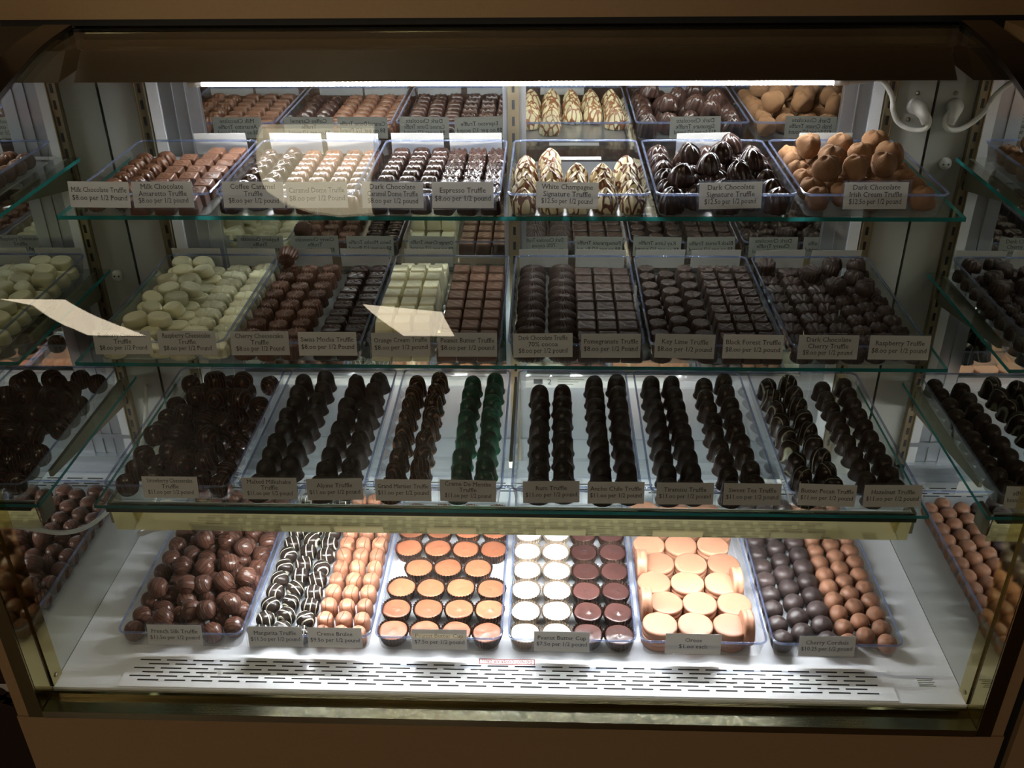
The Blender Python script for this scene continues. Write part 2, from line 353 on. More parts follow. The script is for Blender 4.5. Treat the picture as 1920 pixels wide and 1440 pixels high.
kind('d70', 'scalloped_oval_truffle', 'dark_satin', 'loaf', 47*mm, 30*mm, 21*mm, p=2.2, fl=22, fa=0.10, rel=r_knob(0.0016), seg=132)
kind('pom', 'rectangular_truffle', 'dark_satin', 'drum', 31*mm, 31*mm, 20*mm, p=9, rel=r_wavy(0.0011), seg=56)
kind('lime', 'fluted_truffle', 'dark_satin', 'taper', 32*mm, 32*mm, 25*mm, fl=16, fa=0.05, rel=r_rays(8, 0.0003), seg=96)
kind('forest', 'embossed_square_truffle', 'dark_satin', 'taper', 28*mm, 28*mm, 22*mm, p=8, rel=r_cross(0.0016), seg=72)
kind('dcher', 'shell_truffle', 'dark_satin', 'drum', 36*mm, 31*mm, 18*mm, p=2.3, fl=18, fa=0.05, rel=r_fan(0.0014), seg=90)
kind('rasp', 'ridged_oval_truffle', 'dark_satin', 'loaf', 33*mm, 30*mm, 20*mm, p=2.1, fl=18, fa=0.06, rel=r_fan(0.0012), seg=90)
kind('straw', 'striped_truffle', 'red_striped', 'ball', 37*mm, 36*mm, 35*mm, noise=0.03, variants=2)
kind('malt', 'domed_truffle', 'dark_matte', 'foot', 33*mm, 33*mm, 38*mm, noise=0.03, variants=2)
kind('alpine', 'nutty_truffle', 'dark_rough', 'foot', 35*mm, 33*mm, 38*mm, noise=0.12, variants=3, seg=48)
kind('gm', 'striped_truffle', 'orange_striped', 'foot', 33*mm, 33*mm, 38*mm, noise=0.03, variants=2)
kind('mint', 'mint_truffle', 'mint', 'foot', 34*mm, 33*mm, 38*mm, noise=0.03, variants=2)
kind('rumt', 'domed_truffle', 'rum', 'foot', 34*mm, 33*mm, 39*mm, noise=0.03, variants=2)
kind('ancho', 'domed_truffle', 'dark_matte', 'foot', 34*mm, 33*mm, 39*mm, noise=0.02, variants=2)
kind('tira', 'domed_truffle', 'dark_matte', 'foot', 34*mm, 33*mm, 39*mm, noise=0.03, variants=2)
kind('tea', 'striped_truffle', 'tea', 'foot', 32*mm, 33*mm, 36*mm, noise=0.03, variants=2)
kind('pecan', 'striped_truffle', 'pecan', 'foot', 34*mm, 33*mm, 37*mm, noise=0.03, variants=2)
kind('hazel', 'domed_truffle', 'hazel', 'foot', 35*mm, 33*mm, 34*mm, noise=0.02, variants=2)
kind('silk', 'striped_truffle', 'silk', 'ball', 33*mm, 33*mm, 31*mm, noise=0.02, variants=2)
kind('marg', 'striped_truffle', 'margarita', 'ball', 33*mm, 32*mm, 29*mm, noise=0.02, variants=2)
kind('brul', 'striped_truffle', 'brulee', 'loaf', 29*mm, 32*mm, 28*mm, noise=0.02, variants=2)
kind('cordd', 'cordial_cherry', 'cordial_dark', 'ball', 36*mm, 35*mm, 31*mm, noise=0.03, rel=r_peak(0.002, 0.2), variants=3)
kind('cordm', 'cordial_cherry', 'cordial_milk', 'ball', 33*mm, 33*mm, 30*mm, noise=0.03, rel=r_peak(0.0012, 0.2), variants=3)
# coated sandwich cookie
def cookie_mesh():
    pr = [(0.9, 0), (0.985, 0.05), (1.0, 0.2), (0.99, 0.36), (0.955, 0.42), (0.95, 0.55), (0.985, 0.62), (1.0, 0.78), (0.985, 0.91), (0.93, 0.98), (0.8, 1.0), (0.5, 1.005), (0.2, 1.01), (0, 1.01)]
    PROF['cookie'] = pr
    return piece('coated_cookie', 'cookie_coat', 'cookie', 55*mm, 55*mm, 17*mm, seg=56)
P['cookie'] = [cookie_mesh()]
# peanut butter cup: candy in a fluted paper
def cup_meshes(cm, pm, pk, seed):
    c = piece('chocolate', cm, 'taper', 39*mm, 38*mm, 18*mm, p=2.25, noise=0.03, seed=seed, rel=lambda u, v, a, r: pk * gauss(math.hypot(u - 0.05, v + 0.05), 0.13))
    # widen towards the top: flip the taper
    for v in c.vertices:
        t_ = v.co.z / 0.017; f = 0.92 + 0.42 * min(1, t_); v.co.x *= f; v.co.y *= f
    seg = 120; vs = []; fs = []
    for (r, z) in ((0.0180, 0.0), (0.0200, 0.004), (0.0225, 0.012), (0.0243, 0.0185), (0.0248, 0.0212)):
        for k in range(seg):
            a = 2 * PI * k / seg; rr = r * (1 + (0.028 if k % 4 < 2 else -0.028)); vs.append((rr * math.cos(a), rr * math.sin(a), z))
    for i in range(4):
        for k in range(seg): fs.append((i * seg + k, i * seg + (k + 1) % seg, (i + 1) * seg + (k + 1) % seg, (i + 1) * seg + k))
    fs.append(tuple(range(seg - 1, -1, -1)))
    b_ = MB(); b_.add(vs, fs, 0, False)
    return c, b_.mesh('paper_cup', [pm])

ORD = ['first', 'second', 'third', 'fourth', 'fifth', 'sixth', 'seventh', 'eighth', 'ninth', 'tenth', 'eleventh', 'twelfth']
def dup(o, loc, rot):
    c = o.copy(); COL.objects.link(c); c.location = loc; c.rotation_euler = rot
    for ch in o.children:
        d = ch.copy(); COL.objects.link(d); d.parent = c
    return c
def group(key, desc, place, xs, y0, y1, n, z, stag=0.0, rz=0.0, jz=0.15, jp=0.0008, tilt=0.0, jt=0.0, skip=(), skew=0.0, cat='truffle', lift=None, sc=1.0, grp=None, zext=None):
    pitch = (y1 - y0) / (n - 1); rnd = random.Random(hash_(key + place))
    for ci, x in enumerate(xs):
        for ri in range(n):
            if (ci, ri) in skip: continue
            y = y0 + pitch * ri + (stag * pitch if ci % 2 else 0)
            me = P[key][rnd.randrange(len(P[key]))]
            xx = x + skew * (ri - n / 2) + rnd.uniform(-jp, jp)
            zz = z + (lift(ci, ri) if lift else 0)
            rot = (R(tilt) + rnd.uniform(-jt, jt), rnd.uniform(-jt, jt), rz + rnd.uniform(-jz, jz))
            o = link(me.name.split('.')[0], me, None, (xx, y + rnd.uniform(-jp, jp), zz + abs(math.sin(R(tilt))) * 0.008)); o.rotation_euler = rot
            s_ = sc * rnd.uniform(0.97, 1.02); o.scale = (s_, s_, s_)
            tag(o, f'{desc}, {ORD[ci]} column from left, {ORD[ri]} from front, {place}', cat, grp or f'{desc}s {place}')
def hash_(s_):
    h = 0
    for c in s_: h = (h * 31 + ord(c)) % 1000003
    return h

# ------------------------------------------------------------ the room
b_ = MB(); b_.box(-4.2, 3.5, -7.0, 2.9, -0.56, -0.5); struct(b_.build('floor', 'floor_brown'))
b_ = MB(); b_.box(-4.2, 3.5, -7.0, 2.9, 2.3, 2.36); struct(b_.build('ceiling', 'ceiling_paint'))
b_ = MB(); b_.box(-4.2, 3.5, 2.72, 2.9, -0.5, 2.3); struct(b_.build('wall_back', 'wall_tan'))
b_ = MB(); b_.box(-4.2, 3.5, -7.1, -7.0, -0.5, 2.3); struct(b_.build('wall_front', 'wall_dark'))
b_ = MB(); b_.box(-4.3, -4.2, -7.0, 2.72, -0.5, 2.3); struct(b_.build('wall_left', 'wall_dark'))
b_ = MB(); b_.box(3.5, 3.6, -7.0, 2.72, -0.5, 2.3); struct(b_.build('wall_right', 'wall_dark'))

# ------------------------------------------------------------ the display case
case = empty('display_case', (0, 1.3, -0.5))
tag(case, 'large glass-fronted chocolate display case with mirrored ends and brass trim', 'display case')
CO = Vector((0, -1.3, 0.5))
def cp(bm_, name, mats, label=None, parent=None):
    if isinstance(mats, str): mats = [mats]
    o = link(name, bm_.mesh(name, mats), parent or case)
    if not parent or parent is case: o.location = CO
    if label: o['label'] = label
    return o
WX = 0.68
def bez(pts, n=6):
    out = []
    for i in range(len(pts) - 1):
        p0 = pts[max(i - 1, 0)]; p1 = pts[i]; p2 = pts[i + 1]; p3 = pts[min(i + 2, len(pts) - 1)]
        for k in range(n):
            t_ = k / n
            out.append(tuple(0.5 * (2 * p1[j] + (p2[j] - p0[j]) * t_ + (2 * p0[j] - 5 * p1[j] + 4 * p2[j] - p3[j]) * t_ ** 2 + (3 * p1[j] - p0[j] - 3 * p2[j] + p3[j]) * t_ ** 3) for j in (0, 1)))
    out.append(pts[-1]); return out
GP = bez([(1.012, -0.004), (1.012, 0.25), (1.0135, 0.48), (1.032, 0.58), (1.075, 0.665), (1.14, 0.735), (1.22, 0.78), (1.305, 0.806), (1.38, 0.826), (1.46, 0.843), (1.558, 0.853)])
# front glass: 6 mm bent pane
b_ = MB(); T = 0.006; inn = []
for i, (y, z) in enumerate(GP):
    a, c = GP[max(i - 1, 0)], GP[min(i + 1, len(GP) - 1)]; d = Vector((c[0] - a[0], c[1] - a[1])).normalized(); inn.append((y + d.y * T, z - d.x * T))
n = len(GP)
for x_, xs_ in ((0, 0),):
    vs = [(-WX + .001, y, z) for y, z in GP] + [(WX - .001, y, z) for y, z in GP] + [(-WX + .001, y, z) for y, z in inn] + [(WX - .001, y, z) for y, z in inn]
    fs = []; mi = []
    for i in range(n - 1): fs += [(i, n + i, n + i + 1, i + 1), (2 * n + i, 2 * n + i + 1, 3 * n + i + 1, 3 * n + i)]
    b_.add(vs, fs, 0, True)
    fs2 = []
    for i in range(n - 1): fs2 += [(i, i + 1, 2 * n + i + 1, 2 * n + i), (n + i, 3 * n + i, 3 * n + i + 1, n + i + 1)]
    fs2 += [(0, 2 * n, 3 * n, n), (n - 1, 2 * n - 1, 4 * n - 1, 3 * n - 1)]
    b_.add(vs, fs2, 1, False)
mat('bar_green', (0.010, 0.022, 0.016), 0.25)
mat('trim_dark', (0.014, 0.009, 0.006), 0.18)
mat('pane_edge', (0.05, 0.09, 0.11), 0.2)
cp(b_, 'front_glass', ['front_pane', 'front_pane'], 'curved clear front glass')
# side mirrors and end panels
for sgn in (-1, 1):
    poly = [(y, z) for y, z in GP if y > 1.0]
    inner = [(max(y, 1.046), z) for y, z in poly]
    pm = [(1.046, -0.004)] + [(max(y, 1.046), min(z, 0.853)) for y, z in poly if z > 0.02] + [(1.612, 0.853), (1.612, -0.004)]
    b_ = MB(); b_.prism(pm, sgn * WX, sgn * (WX + 0.003)); cp(b_, 'side_mirror', 'mirror')
    pe = [(0.982, -0.0215), (0.982, 0.50), (1.0, 0.56)] + [(y, z) for y, z in poly if z > 0.6] + [(1.60, 0.853), (1.612, -0.0215)]
    b_ = MB(); b_.prism(pe, sgn * (WX + 0.0035), sgn * (WX + 0.041)); cp(b_, 'end_panel', 'laminate', 'tan laminate end panel')
    # polished brass strip inside the front edge
    b_ = MB(); b_.box(*sorted((sgn * (WX - 0.003), sgn * (WX + 0.003))), 1.0190, 1.046, 0.0005, 0.50); b_.box(*sorted((sgn * (WX + 0.0002), sgn * (WX + 0.003))), 0.9825, 1.0190, -0.006, 0.50); s1 = cp(b_, 'brass_strip', 'brass_mirror', 'polished brass edge strip')
    b_ = MB(); b_.tube([(sgn * (WX - 0.0030), 1.031, 0.012), (sgn * (WX - 0.0045), 1.031, 0.012)], 0.0035, 12); sc_ = cp(b_, 'screw', 'screw_steel', None, s1)
    b_ = MB(); b_.box(*sorted((sgn * (WX + 0.0005), sgn * (WX + 0.022))), 0.9788, 0.9815, -0.021, 0.50); cp(b_, 'edge_trim', 'brass_dark', 'dark brass edge trim')
    up = [(y, z) for y, z in GP if z > 0.5]
    b_ = MB(); b_.prism([(y - 0.001, z + 0.0005) for y, z in up] + [(y - 0.006, z + 0.007) for y, z in up][::-1], *sorted((sgn * (WX - 0.0035), sgn * (WX + 0.041)))); cp(b_, 'curved_trim', 'trim_dark', 'dark curved edge trim')
# deck, base
b_ = MB(); b_.box(-WX + .0005, WX - .0005, 1.0187, 1.625, -0.02, 0.0); cp(b_, 'deck', 'deck_white', 'white glossy deck floor')
b_ = MB(); b_.box(-0.722, 0.722, 0.98, 1.62, -0.5, -0.022);  cp(b_, 'base_panel', 'laminate', 'brown laminate base panel')
b_ = MB(); b_.prism([(0.9785, -0.0215), (1.0110, -0.0215), (1.0110, -0.0083), (0.9785, -0.0083)], -WX, WX); cp(b_, 'front_rail', 'brass_rail', 'polished brass front rail')
b_ = MB(); b_.box(-WX, WX, 1.0065, 1.0115, -0.0095, -0.0005); cp(b_, 'rail_lip', 'rail_lip')
# back frame: grey posts, slotted standards, aluminium edges coloured white as lit, sliding doors
for sgn in (-1, 1):
    f = lambda a, c: sorted((sgn * a, sgn * c))
    b_ = MB(); b_.box(*f(0.6165, 0.6778), 1.6, 1.612, 0.0, 0.853); b_.box(*f(0.6778, 0.6798), 1.6105, 1.612, 0.0, 0.853, 1); cp(b_, 'corner_post', ['grey_panel', 'black'], 'grey corner post')
    b_ = MB(); b_.box(*f(0.5985, 0.6160), 1.592, 1.611, 0.03, 0.80)
    for k in range(28):
        z0 = 0.045 + k * 0.027; b_.box(*f(0.6050, 0.6095), 1.5914, 1.5925, z0, z0 + 0.015, 1)
    b_.box(*f(0.5985, 0.6005), 1.589, 1.592, 0.03, 0.80); b_.box(*f(0.6140, 0.6160), 1.589, 1.592, 0.03, 0.80)
    cp(b_, 'shelf_standard', ['standard_metal', 'slot_black'])
    b_ = MB(); b_.box(*f(0.5790, 0.5970), 1.596, 1.611, 0.0, 0.80); cp(b_, 'lit_white_edge', 'alu_white')  # aluminium edge, its lit brightness put into a white colour
for k, (x0, x1) in enumerate(((-0.578, -0.002), (0.010, 0.5785))):
    fw = 0.064 if k == 0 else 0.014; fe = 0.012 if k == 0 else 0.044
    gx0, gx1 = x0 + fw, x1 - fe
    b_ = MB(); b_.box(gx0, gx1, 1.607, 1.611, 0.07, 0.80); dr = cp(b_, 'rear_door', 'door_mirror', 'mirrored sliding door')
    b_ = MB()
    for (a, c) in ((x0, gx0), (gx1, x1)):
        b_.box(a, c, 1.600, 1.6065, 0.03, 0.82)
        for q in range(1, max(2, int((c - a) / 0.02))): b_.box(a + q * (c - a) / max(2, int((c - a) / 0.02)) - 0.001, a + q * (c - a) / max(2, int((c - a) / 0.02)) + 0.001, 1.5975, 1.600, 0.03, 0.82)
    b_.box(gx0, gx1, 1.598, 1.606, 0.03, 0.222); b_.box(gx0, gx1, 1.600, 1.606, 0.79, 0.82)
    cp(b_, 'door_frame', 'aluminium', None, dr)
b_ = MB(); b_.box(-0.0055, 0.013, 1.588, 1.5965, 0.03, 0.80)
for k in range(28):
    z0 = 0.045 + k * 0.027; b_.box(0.0015, 0.006, 1.5874, 1.5885, z0, z0 + 0.015, 1)
cp(b_, 'shelf_standard', ['standard_metal', 'slot_black'], 'centre slotted shelf standard')
b_ = MB(); b_.box(-0.60, 0.60, 1.575, 1.599, 0.0, 0.012); b_.box(-0.60, 0.60, 1.586, 1.599, 0.012, 0.032); b_.box(-0.60, 0.60, 1.5935, 1.5975, 0.07, 0.078); cp(b_, 'door_track', 'aluminium')
# hood and counter ledge
b_ = MB(); b_.prism([(1.500, 0.784), (1.546, 0.822), (1.598, 0.822), (1.598, 0.790)], -0.668, 0.668); hood = cp(b_, 'lamp_hood', 'hood_dark', 'dark brown lamp hood')
b_ = MB(); b_.box(-0.679, 0.679, 1.562, 1.598, 0.8225, 0.850); cp(b_, 'hood_back', 'hood_mirror')
b_ = MB(); b_.box(-0.83, 1.20, 1.572, 1.74, 0.864, 1.02); b_.box(-0.80, 0.9, 1.575, 1.60, 0.854, 0.8635, 1); o = b_.build('counter_ledge', ['laminate', 'black']); tag(o, 'brown laminate counter ledge running above the whole display case', 'counter')  # second box: black strip painting the shadow gap under the ledge
for sgn in (-1, 1):
    b_ = MB(); b_.box(*sorted((sgn * 0.676, sgn * 0.667)), 1.552, 1.561, 0.823, 0.852); cp(b_, 'glass_clamp', 'black')
# vent slots at the back of the deck
b_ = MB()
for r_ in range(4):
    y = 1.528 + r_ * 0.0085
    for k in range(28):
        x = -0.56 + k * 0.041 + (0.02 if r_ % 2 else 0); b_.box(x, x + 0.031, y, y + 0.0025, 0.0, 0.0006)
cp(b_, 'vent_slots', 'slot_black')
for sgn, zz in ((1, 0.627), (-1, 0.42)):
    b_ = MB(); b_.tube([(sgn * 0.643, 1.5995, zz), (sgn * 0.643, 1.594, zz)], [0.011, 0.009], 20)
    for q in (-1, 1): b_.tube([(sgn * 0.643 + q * 0.004, 1.5945, zz), (sgn * 0.643 + q * 0.004, 1.5935, zz)], 0.0015, 8, 1)
    cp(b_, 'plug_button', ['knob_white', 'black'])
for sx_, sz_ in ((0.650, 0.742), (0.643, 0.700), (-0.64, 0.155)):
    b_ = MB(); b_.tube([(sx_, 1.5998, sz_), (sx_, 1.597, sz_)], 0.0035, 10); cp(b_, 'screw', 'screw_steel')

# air grille on the deck
gr = MB(); gr.box(-0.58, 0.581, 1.0205, 1.088, 0.0001, 0.0025)
for r_, y in enumerate((1.074, 1.066, 1.0575, 1.0495, 1.0415, 1.0335)):
    off = (0, 0.016, -0.004, 0.012, -0.005, 0.010)[r_]
    for k in range(27):
        x = -0.565 + off + k * 0.0415
        if x + 0.033 < 0.572: gr.box(x, x + 0.032, y - 0.0012, y + 0.0012, 0.0020, 0.0028, 1)
gro = gr.build('air_grille', ['grille_white', 'slot_black']); tag(gro, 'white slotted air grille along the front of the deck', 'grille')

# ------------------------------------------------------------ lettering
DG = None
TXT = {}
def text_mesh(key, lines, matn='ink'):
    """lines: (text, size, y)  centred; one flat mesh, letters stand up in x-z, facing -y"""
    if key in TXT: return TXT[key]
    vs = []; fs = []
    for s_, size, y, maxw in lines:
        cu = bpy.data.curves.new('t', 'FONT'); cu.body = s_.replace('.00', '.oo').replace('.50', '.5o'); cu.size = size; cu.align_x = 'CENTER'; cu.resolution_u = 2; cu.offset = size * (0.018 if matn == 'red_ink' else 0.0)
        ob = bpy.data.objects.new('t', cu); COL.objects.link(ob)
        bpy.context.view_layer.update(); dg = bpy.context.evaluated_depsgraph_get()
        me = bpy.data.meshes.new_from_object(ob.evaluated_get(dg))
        xs_ = [v.co.x for v in me.vertices]; wd = (max(xs_) - min(xs_)) if xs_ else 1
        k = min(1, maxw / wd); o = len(vs)
        vs += [(v.co.x * k, 0, v.co.y + y) for v in me.vertices]; fs += [tuple(o + i for i in p_.vertices) for p_ in me.polygons]
        cnt = {}
        for p_ in me.polygons:
            for e in p_.edge_keys: cnt[e] = cnt.get(e, 0) + 1
        segs = [(me.vertices[i_].co, me.vertices[j_].co) for (i_, j_), c_ in cnt.items() if c_ == 1]
        flat = [(min(a.x, c.x), max(a.x, c.x), a.y) for a, c in segs if abs(a.y - c.y) < 0.004 * size and 0.01 * size < abs(a.x - c.x) < 0.2 * size]
        for p0, p1 in segs:              # serifs on the flat stroke ends
            if sum(1 for f0, f1, fy in flat if abs(fy - p0.y) < 0.01 * size and max(f0 - max(p0.x, p1.x), min(p0.x, p1.x) - f1) < 0.09 * size) > 1: continue
            ln = abs(p0.x - p1.x) / size; yy = p0.y / size
            if abs(p0.y - p1.y) < 0.004 * size and 0.03 < ln < 0.17 and (abs(yy) < 0.03 or yy > 0.38 or yy < -0.12):
                xa, xb = min(p0.x, p1.x) - 0.058 * size, max(p0.x, p1.x) + 0.058 * size; th = 0.036 * size * (-1 if yy > 0.2 else 1)
                o2 = len(vs); vs += [(xa * k, -0.0001, p0.y + y), (xb * k, -0.0001, p0.y + y), (xb * k, -0.0001, p0.y + th + y), (xa * k, -0.0001, p0.y + th + y)]; fs.append((o2, o2 + 1, o2 + 2, o2 + 3))
        bpy.data.objects.remove(ob); bpy.data.curves.remove(cu); bpy.data.meshes.remove(me)
    b2 = MB(); b2.add(vs, fs); TXT[key] = b2.mesh('lettering', [matn]); return TXT[key]
b_ = MB(); b_.box(-0.0425, 0.0425, -0.0003, 0, 0, 0.036); CARD = b_.mesh('paper', ['card_paper'])
b_ = MB(); b_.box(-0.045, 0.0465, -0.0016, 0.0010, -0.002, 0.0385); SLEEVE = b_.mesh('sleeve', ['sleeve_plastic'])
def price_card(lines, loc, tilt, rz, label, sleeve, grp, hh=1.0):
    t_ = empty('price_card', loc); t_.rotation_euler = (R(tilt), R(random.uniform(-1, 1)), rz)
    tag(t_, label, 'price card', grp)
    link('paper', CARD, t_)
    n_ = len(lines); ys = {1: [0.015], 2: [0.0215, 0.0105], 3: [0.0262, 0.0165, 0.0070]}[n_]
    tm = text_mesh('|'.join(lines), [(s_, 0.0098, ys[i], 0.077 if n_ < 3 else 0.07) for i, s_ in enumerate(lines)])
    link('lettering', tm, t_, (0, -0.0005, 0))
    if sleeve: link('sleeve', SLEEVE, t_)
    return t_

# ------------------------------------------------------------ shelves, trays, brackets
SH = {'top': (0.645, 1.294, 1.575), 'middle': (0.437, 1.240, 1.588), 'bottom': (0.215, 1.186, 1.592)}
for nm, (z, yf, yb) in SH.items():
    b_ = MB(); b_.box(-0.637, 0.637, yf, yb, z - 0.006, z, 0, {2: 1, 4: 1, 5: 1})
    s_ = b_.build('glass_shelf', ['shelf_glass', 'glass_edge'])
    tag(s_, {'top': 'clear glass shelf nearest the lamp with bright teal edge', 'middle': 'green-edged glass shelf holding white and dark moulded truffles', 'bottom': 'green-edged glass shelf above the brass fascia'}[nm], 'shelf')
    for sx_, wd in ((-0.607, 'left'), (0.607, 'right'), (0.0035, 'centre')):
        z1 = z - 0.0065
        d_ = yf + (0.10 if wd != 'centre' else 0.14)
        b_ = MB(); b_.prism([(d_, z1), (1.5873, z1), (1.5873, z1 - 0.05), (1.575, z1 - 0.05), (d_, z1 - 0.012)], sx_ - 0.003, sx_ + 0.003)
        o = b_.build('shelf_bracket', 'bracket_olive'); tag(o, f'tapered metal bracket under the {wd} of the {nm} glass shelf', 'bracket', 'shelf brackets')
# brass fascia below the bottom shelf
b_ = MB(); b_.prism([(1.1985, 0.2075), (1.2010, 0.2075), (1.2055, 0.1545), (1.2030, 0.1545)], -0.62, 0.62)
fa = b_.build('brass_fascia', 'brass_fascia'); tag(fa, 'long polished brass fascia hanging under the bottom glass shelf', 'fascia')
b_ = MB(); b_.box(-0.62, 0.62, 1.1866, 1.1984, 0.2015, 0.2085); b_.build('support_bar', 'bar_green', fa)['label'] = 'dark green support bar'
for sgn in (-1, 1):
    b_ = MB(); b_.box(*sorted((sgn * 0.6205, sgn * 0.627)), 1.206, 1.24, 0.165, 0.204); o = b_.build('end_bracket', 'bracket_olive', fa)
b_ = MB(); b_.box(-0.618, 0.618, 1.2058, 1.2070, 0.164, 0.207); o = b_.build('white_liner', 'alu_white', fa); o['label'] = 'white inner face'

def led(name, x0, x1, y, z, matn, label, rad):
    t_ = empty(name, ((x0 + x1) / 2, y, z)); tag(t_, label, 'lamp')
    hx = (x1 - x0) / 2
    b_ = MB(); b_.tube([(-hx + 2 * hx * k / 40, 0, 0) for k in range(41)], rad, 10); b_.build('tube', matn, t_)
    for s2 in (-1, 1):
        b_ = MB(); b_.tube([(s2 * hx, 0, 0), (s2 * (hx + 0.022), 0, 0)], rad * 1.35, 12); b_.build('end_cap', 'cable_white', t_)
    return t_
lt = led('led_tube', -0.474, 0.490, 1.5125, 0.7785, 'led_top', 'glowing white lamp tube under the dark hood', 0.0035)
b_ = MB(); b_.box(-0.458, 0.458, 0.005, 0.020, -0.002, 0.005); b_.build('reflector', 'alu_white', lt)
lb = led('led_tube', -0.42, 0.47, 1.2115, 0.1585, 'led_deck', 'glowing white lamp tube hidden behind the brass fascia', 0.0035)
b_ = MB(); b_.box(-0.445, 0.445, 0.0055, 0.0065, 0.004, 0.012); b_.box(-0.445, 0.445, 0.000, 0.0065, 0.0120, 0.0128); b_.build('reflector', 'alu_white', lb)  # unseen reflector, added to hold lamp light off the rear deck
# power cable and plug at the right of the top lamp
b_ = MB(); pts = bez([(0.0, 0.0), (1, 0)], 1)
path = [(0.511, 1.513, 0.7785), (0.54, 1.53, 0.777), (0.575, 1.56, 0.772), (0.60, 1.57, 0.745), (0.608, 1.575, 0.72), (0.622, 1.58, 0.700), (0.642, 1.575, 0.690), (0.662, 1.57, 0.692), (0.668, 1.575, 0.705), (0.660, 1.58, 0.718)]
def smooth3(p_, n_=6):
    out = []
    for i in range(len(p_) - 1):
        q = [Vector(p_[max(i - 1, 0)]), Vector(p_[i]), Vector(p_[i + 1]), Vector(p_[min(i + 2, len(p_) - 1)])]
        for k in range(n_):
            t_ = k / n_; out.append(0.5 * (2 * q[1] + (q[2] - q[0]) * t_ + (2 * q[0] - 5 * q[1] + 4 * q[2] - q[3]) * t_ ** 2 + (3 * q[1] - q[0] - 3 * q[2] + q[3]) * t_ ** 3))
    out.append(Vector(p_[-1])); return out
b_.tube(smooth3(path), 0.0042, 10); cb = b_.build('power_cable', 'cable_white'); tag(cb, 'white power cable looping to a plug at the right end', 'cable')
b_ = MB(); b_.tube([(0.648, 1.5995, 0.722), (0.65, 1.588, 0.722), (0.653, 1.580, 0.720), (0.657, 1.572, 0.712), (0.660, 1.568, 0.700)], [0.013, 0.0125, 0.011, 0.008, 0.005], 16); b_.build('plug', 'cable_white', cb)

b_ = MB(); b_.tube(smooth3([(-0.655, 1.585, 0.200), (-0.655, 1.56, 0.15), (-0.655, 1.50, 0.10), (-0.65, 1.42, 0.07), (-0.635, 1.33, 0.07), (-0.615, 1.26, 0.10), (-0.56, 1.225, 0.14), (-0.447, 1.2118, 0.1585)]), 0.004, 10)
cb2 = b_.build('power_cable', 'cable_white'); tag(cb2, 'pale cable drooping from the left corner to the lower lamp', 'cable')
def rrect(hx, hy, rad, n_=5):
    out = []
    for cx, cy, a0 in ((hx - rad, hy - rad, 0), (-hx + rad, hy - rad, 90), (-hx + rad, -hy + rad, 180), (hx - rad, -hy + rad, 270)):
        for k in range(n_ + 1):
            a = R(a0 + 90 * k / n_); out.append((cx + rad * math.cos(a), cy + rad * math.sin(a)))
    return out
def tray(shelf, idx, x0, x1, yf, yb, z, label, h=0.033):
    t_ = empty('candy_tray', ((x0 + x1) / 2, (yf + yb) / 2, z + 0.0008)); tag(t_, label, 'tray', f'clear plastic trays, {shelf}')
    hx, hy = (x1 - x0) / 2 - 0.0006, (yb - yf) / 2
    lv = [(hx - 0.0085, hy - 0.0085, 0.010, 0.0), (hx - 0.0065, hy - 0.0065, 0.011, 0.003), (hx - 0.0025, hy - 0.0025, 0.012, h - 0.002), (hx - 0.0018, hy - 0.0018, 0.012, h - 0.001)]
    vs = []; fs = []; n_ = 24
    for a, c, r_, zz in lv: vs += [(p_[0], p_[1], zz) for p_ in rrect(a, c, r_)]
    for i in range(len(lv) - 1):
        for k in range(n_): fs.append((i * n_ + k, i * n_ + (k + 1) % n_, (i + 1) * n_ + (k + 1) % n_, (i + 1) * n_ + k))
    fs.append(tuple(range(n_ - 1, -1, -1)))
    b2 = MB(); b2.add(vs, fs[:-1], 0, False); b2.add(vs[:24], fs[-1:], 1, False); b2.build('tray_body', ['tray_plastic', 'tray_floor'], t_)
    b2 = MB(); b2.tube([(p_[0], p_[1], h) for p_ in rrect(hx - 0.0018, hy - 0.0018, 0.012)], 0.0018, 8, closed=True); b2.build('rim', 'tray_rim', t_)['label'] = 'bluish rolled rim'
    return t_
TX = [(-0.608, -0.409), (-0.405, -0.207), (-0.203, -0.003), (0.004, 0.204), (0.208, 0.404), (0.409, 0.609)]
CONT = {
 'top': ['milk swirl and square truffles', 'oval and caramel dome truffles', 'dark dome and shell square truffles', 'white striped dollop truffles', 'dark ridged dollop truffles', 'cocoa-dusted truffles'],
 'middle': ['white oval and scalloped truffles', 'fluted and embossed milk truffles', 'white square and milk bar truffles', 'dark scalloped and bar truffles', 'dark fluted and square truffles', 'dark shell and ridged oval truffles'],
 'bottom': ['red-striped dark truffle balls', 'plain and nutty dark domes', 'orange-striped and green truffles', 'plain dark dome columns by the post', 'plain and brown-striped dark domes', 'white-striped and brown domes'],
 'deck': ['milk chocolate striped balls', 'white-striped dark and caramel truffles', 'caramel-coloured cups in brown paper', 'white and dark cups', 'coated cookies', 'dark and milk cherry cordials'],
}
TR = {'top': (1.287, 1.556), 'middle': (1.241, 1.576), 'bottom': (1.190, 1.566), 'deck': (1.098, 1.500)}
ZS = {'top': 0.645, 'middle': 0.437, 'bottom': 0.215, 'deck': 0.0}
SN = {'top': 'top glass shelf', 'middle': 'middle glass shelf', 'bottom': 'bottom glass shelf', 'deck': 'white deck'}
for s_, (yf, yb) in TR.items():
    for i, (x0, x1) in enumerate(TX):
        dx = {'bottom': (-0.012, -0.006, 0, 0.004, 0.01, 0.016)[i], 'deck': 0}.get(s_, 0)
        z_ = ZS[s_] + (0.0 if s_ != 'deck' else 0.0)
        tray(SN[s_], i, x0 + dx, x1 + dx, yf, yb, z_, f'clear tray of {CONT[s_][i]} on {SN[s_]}')

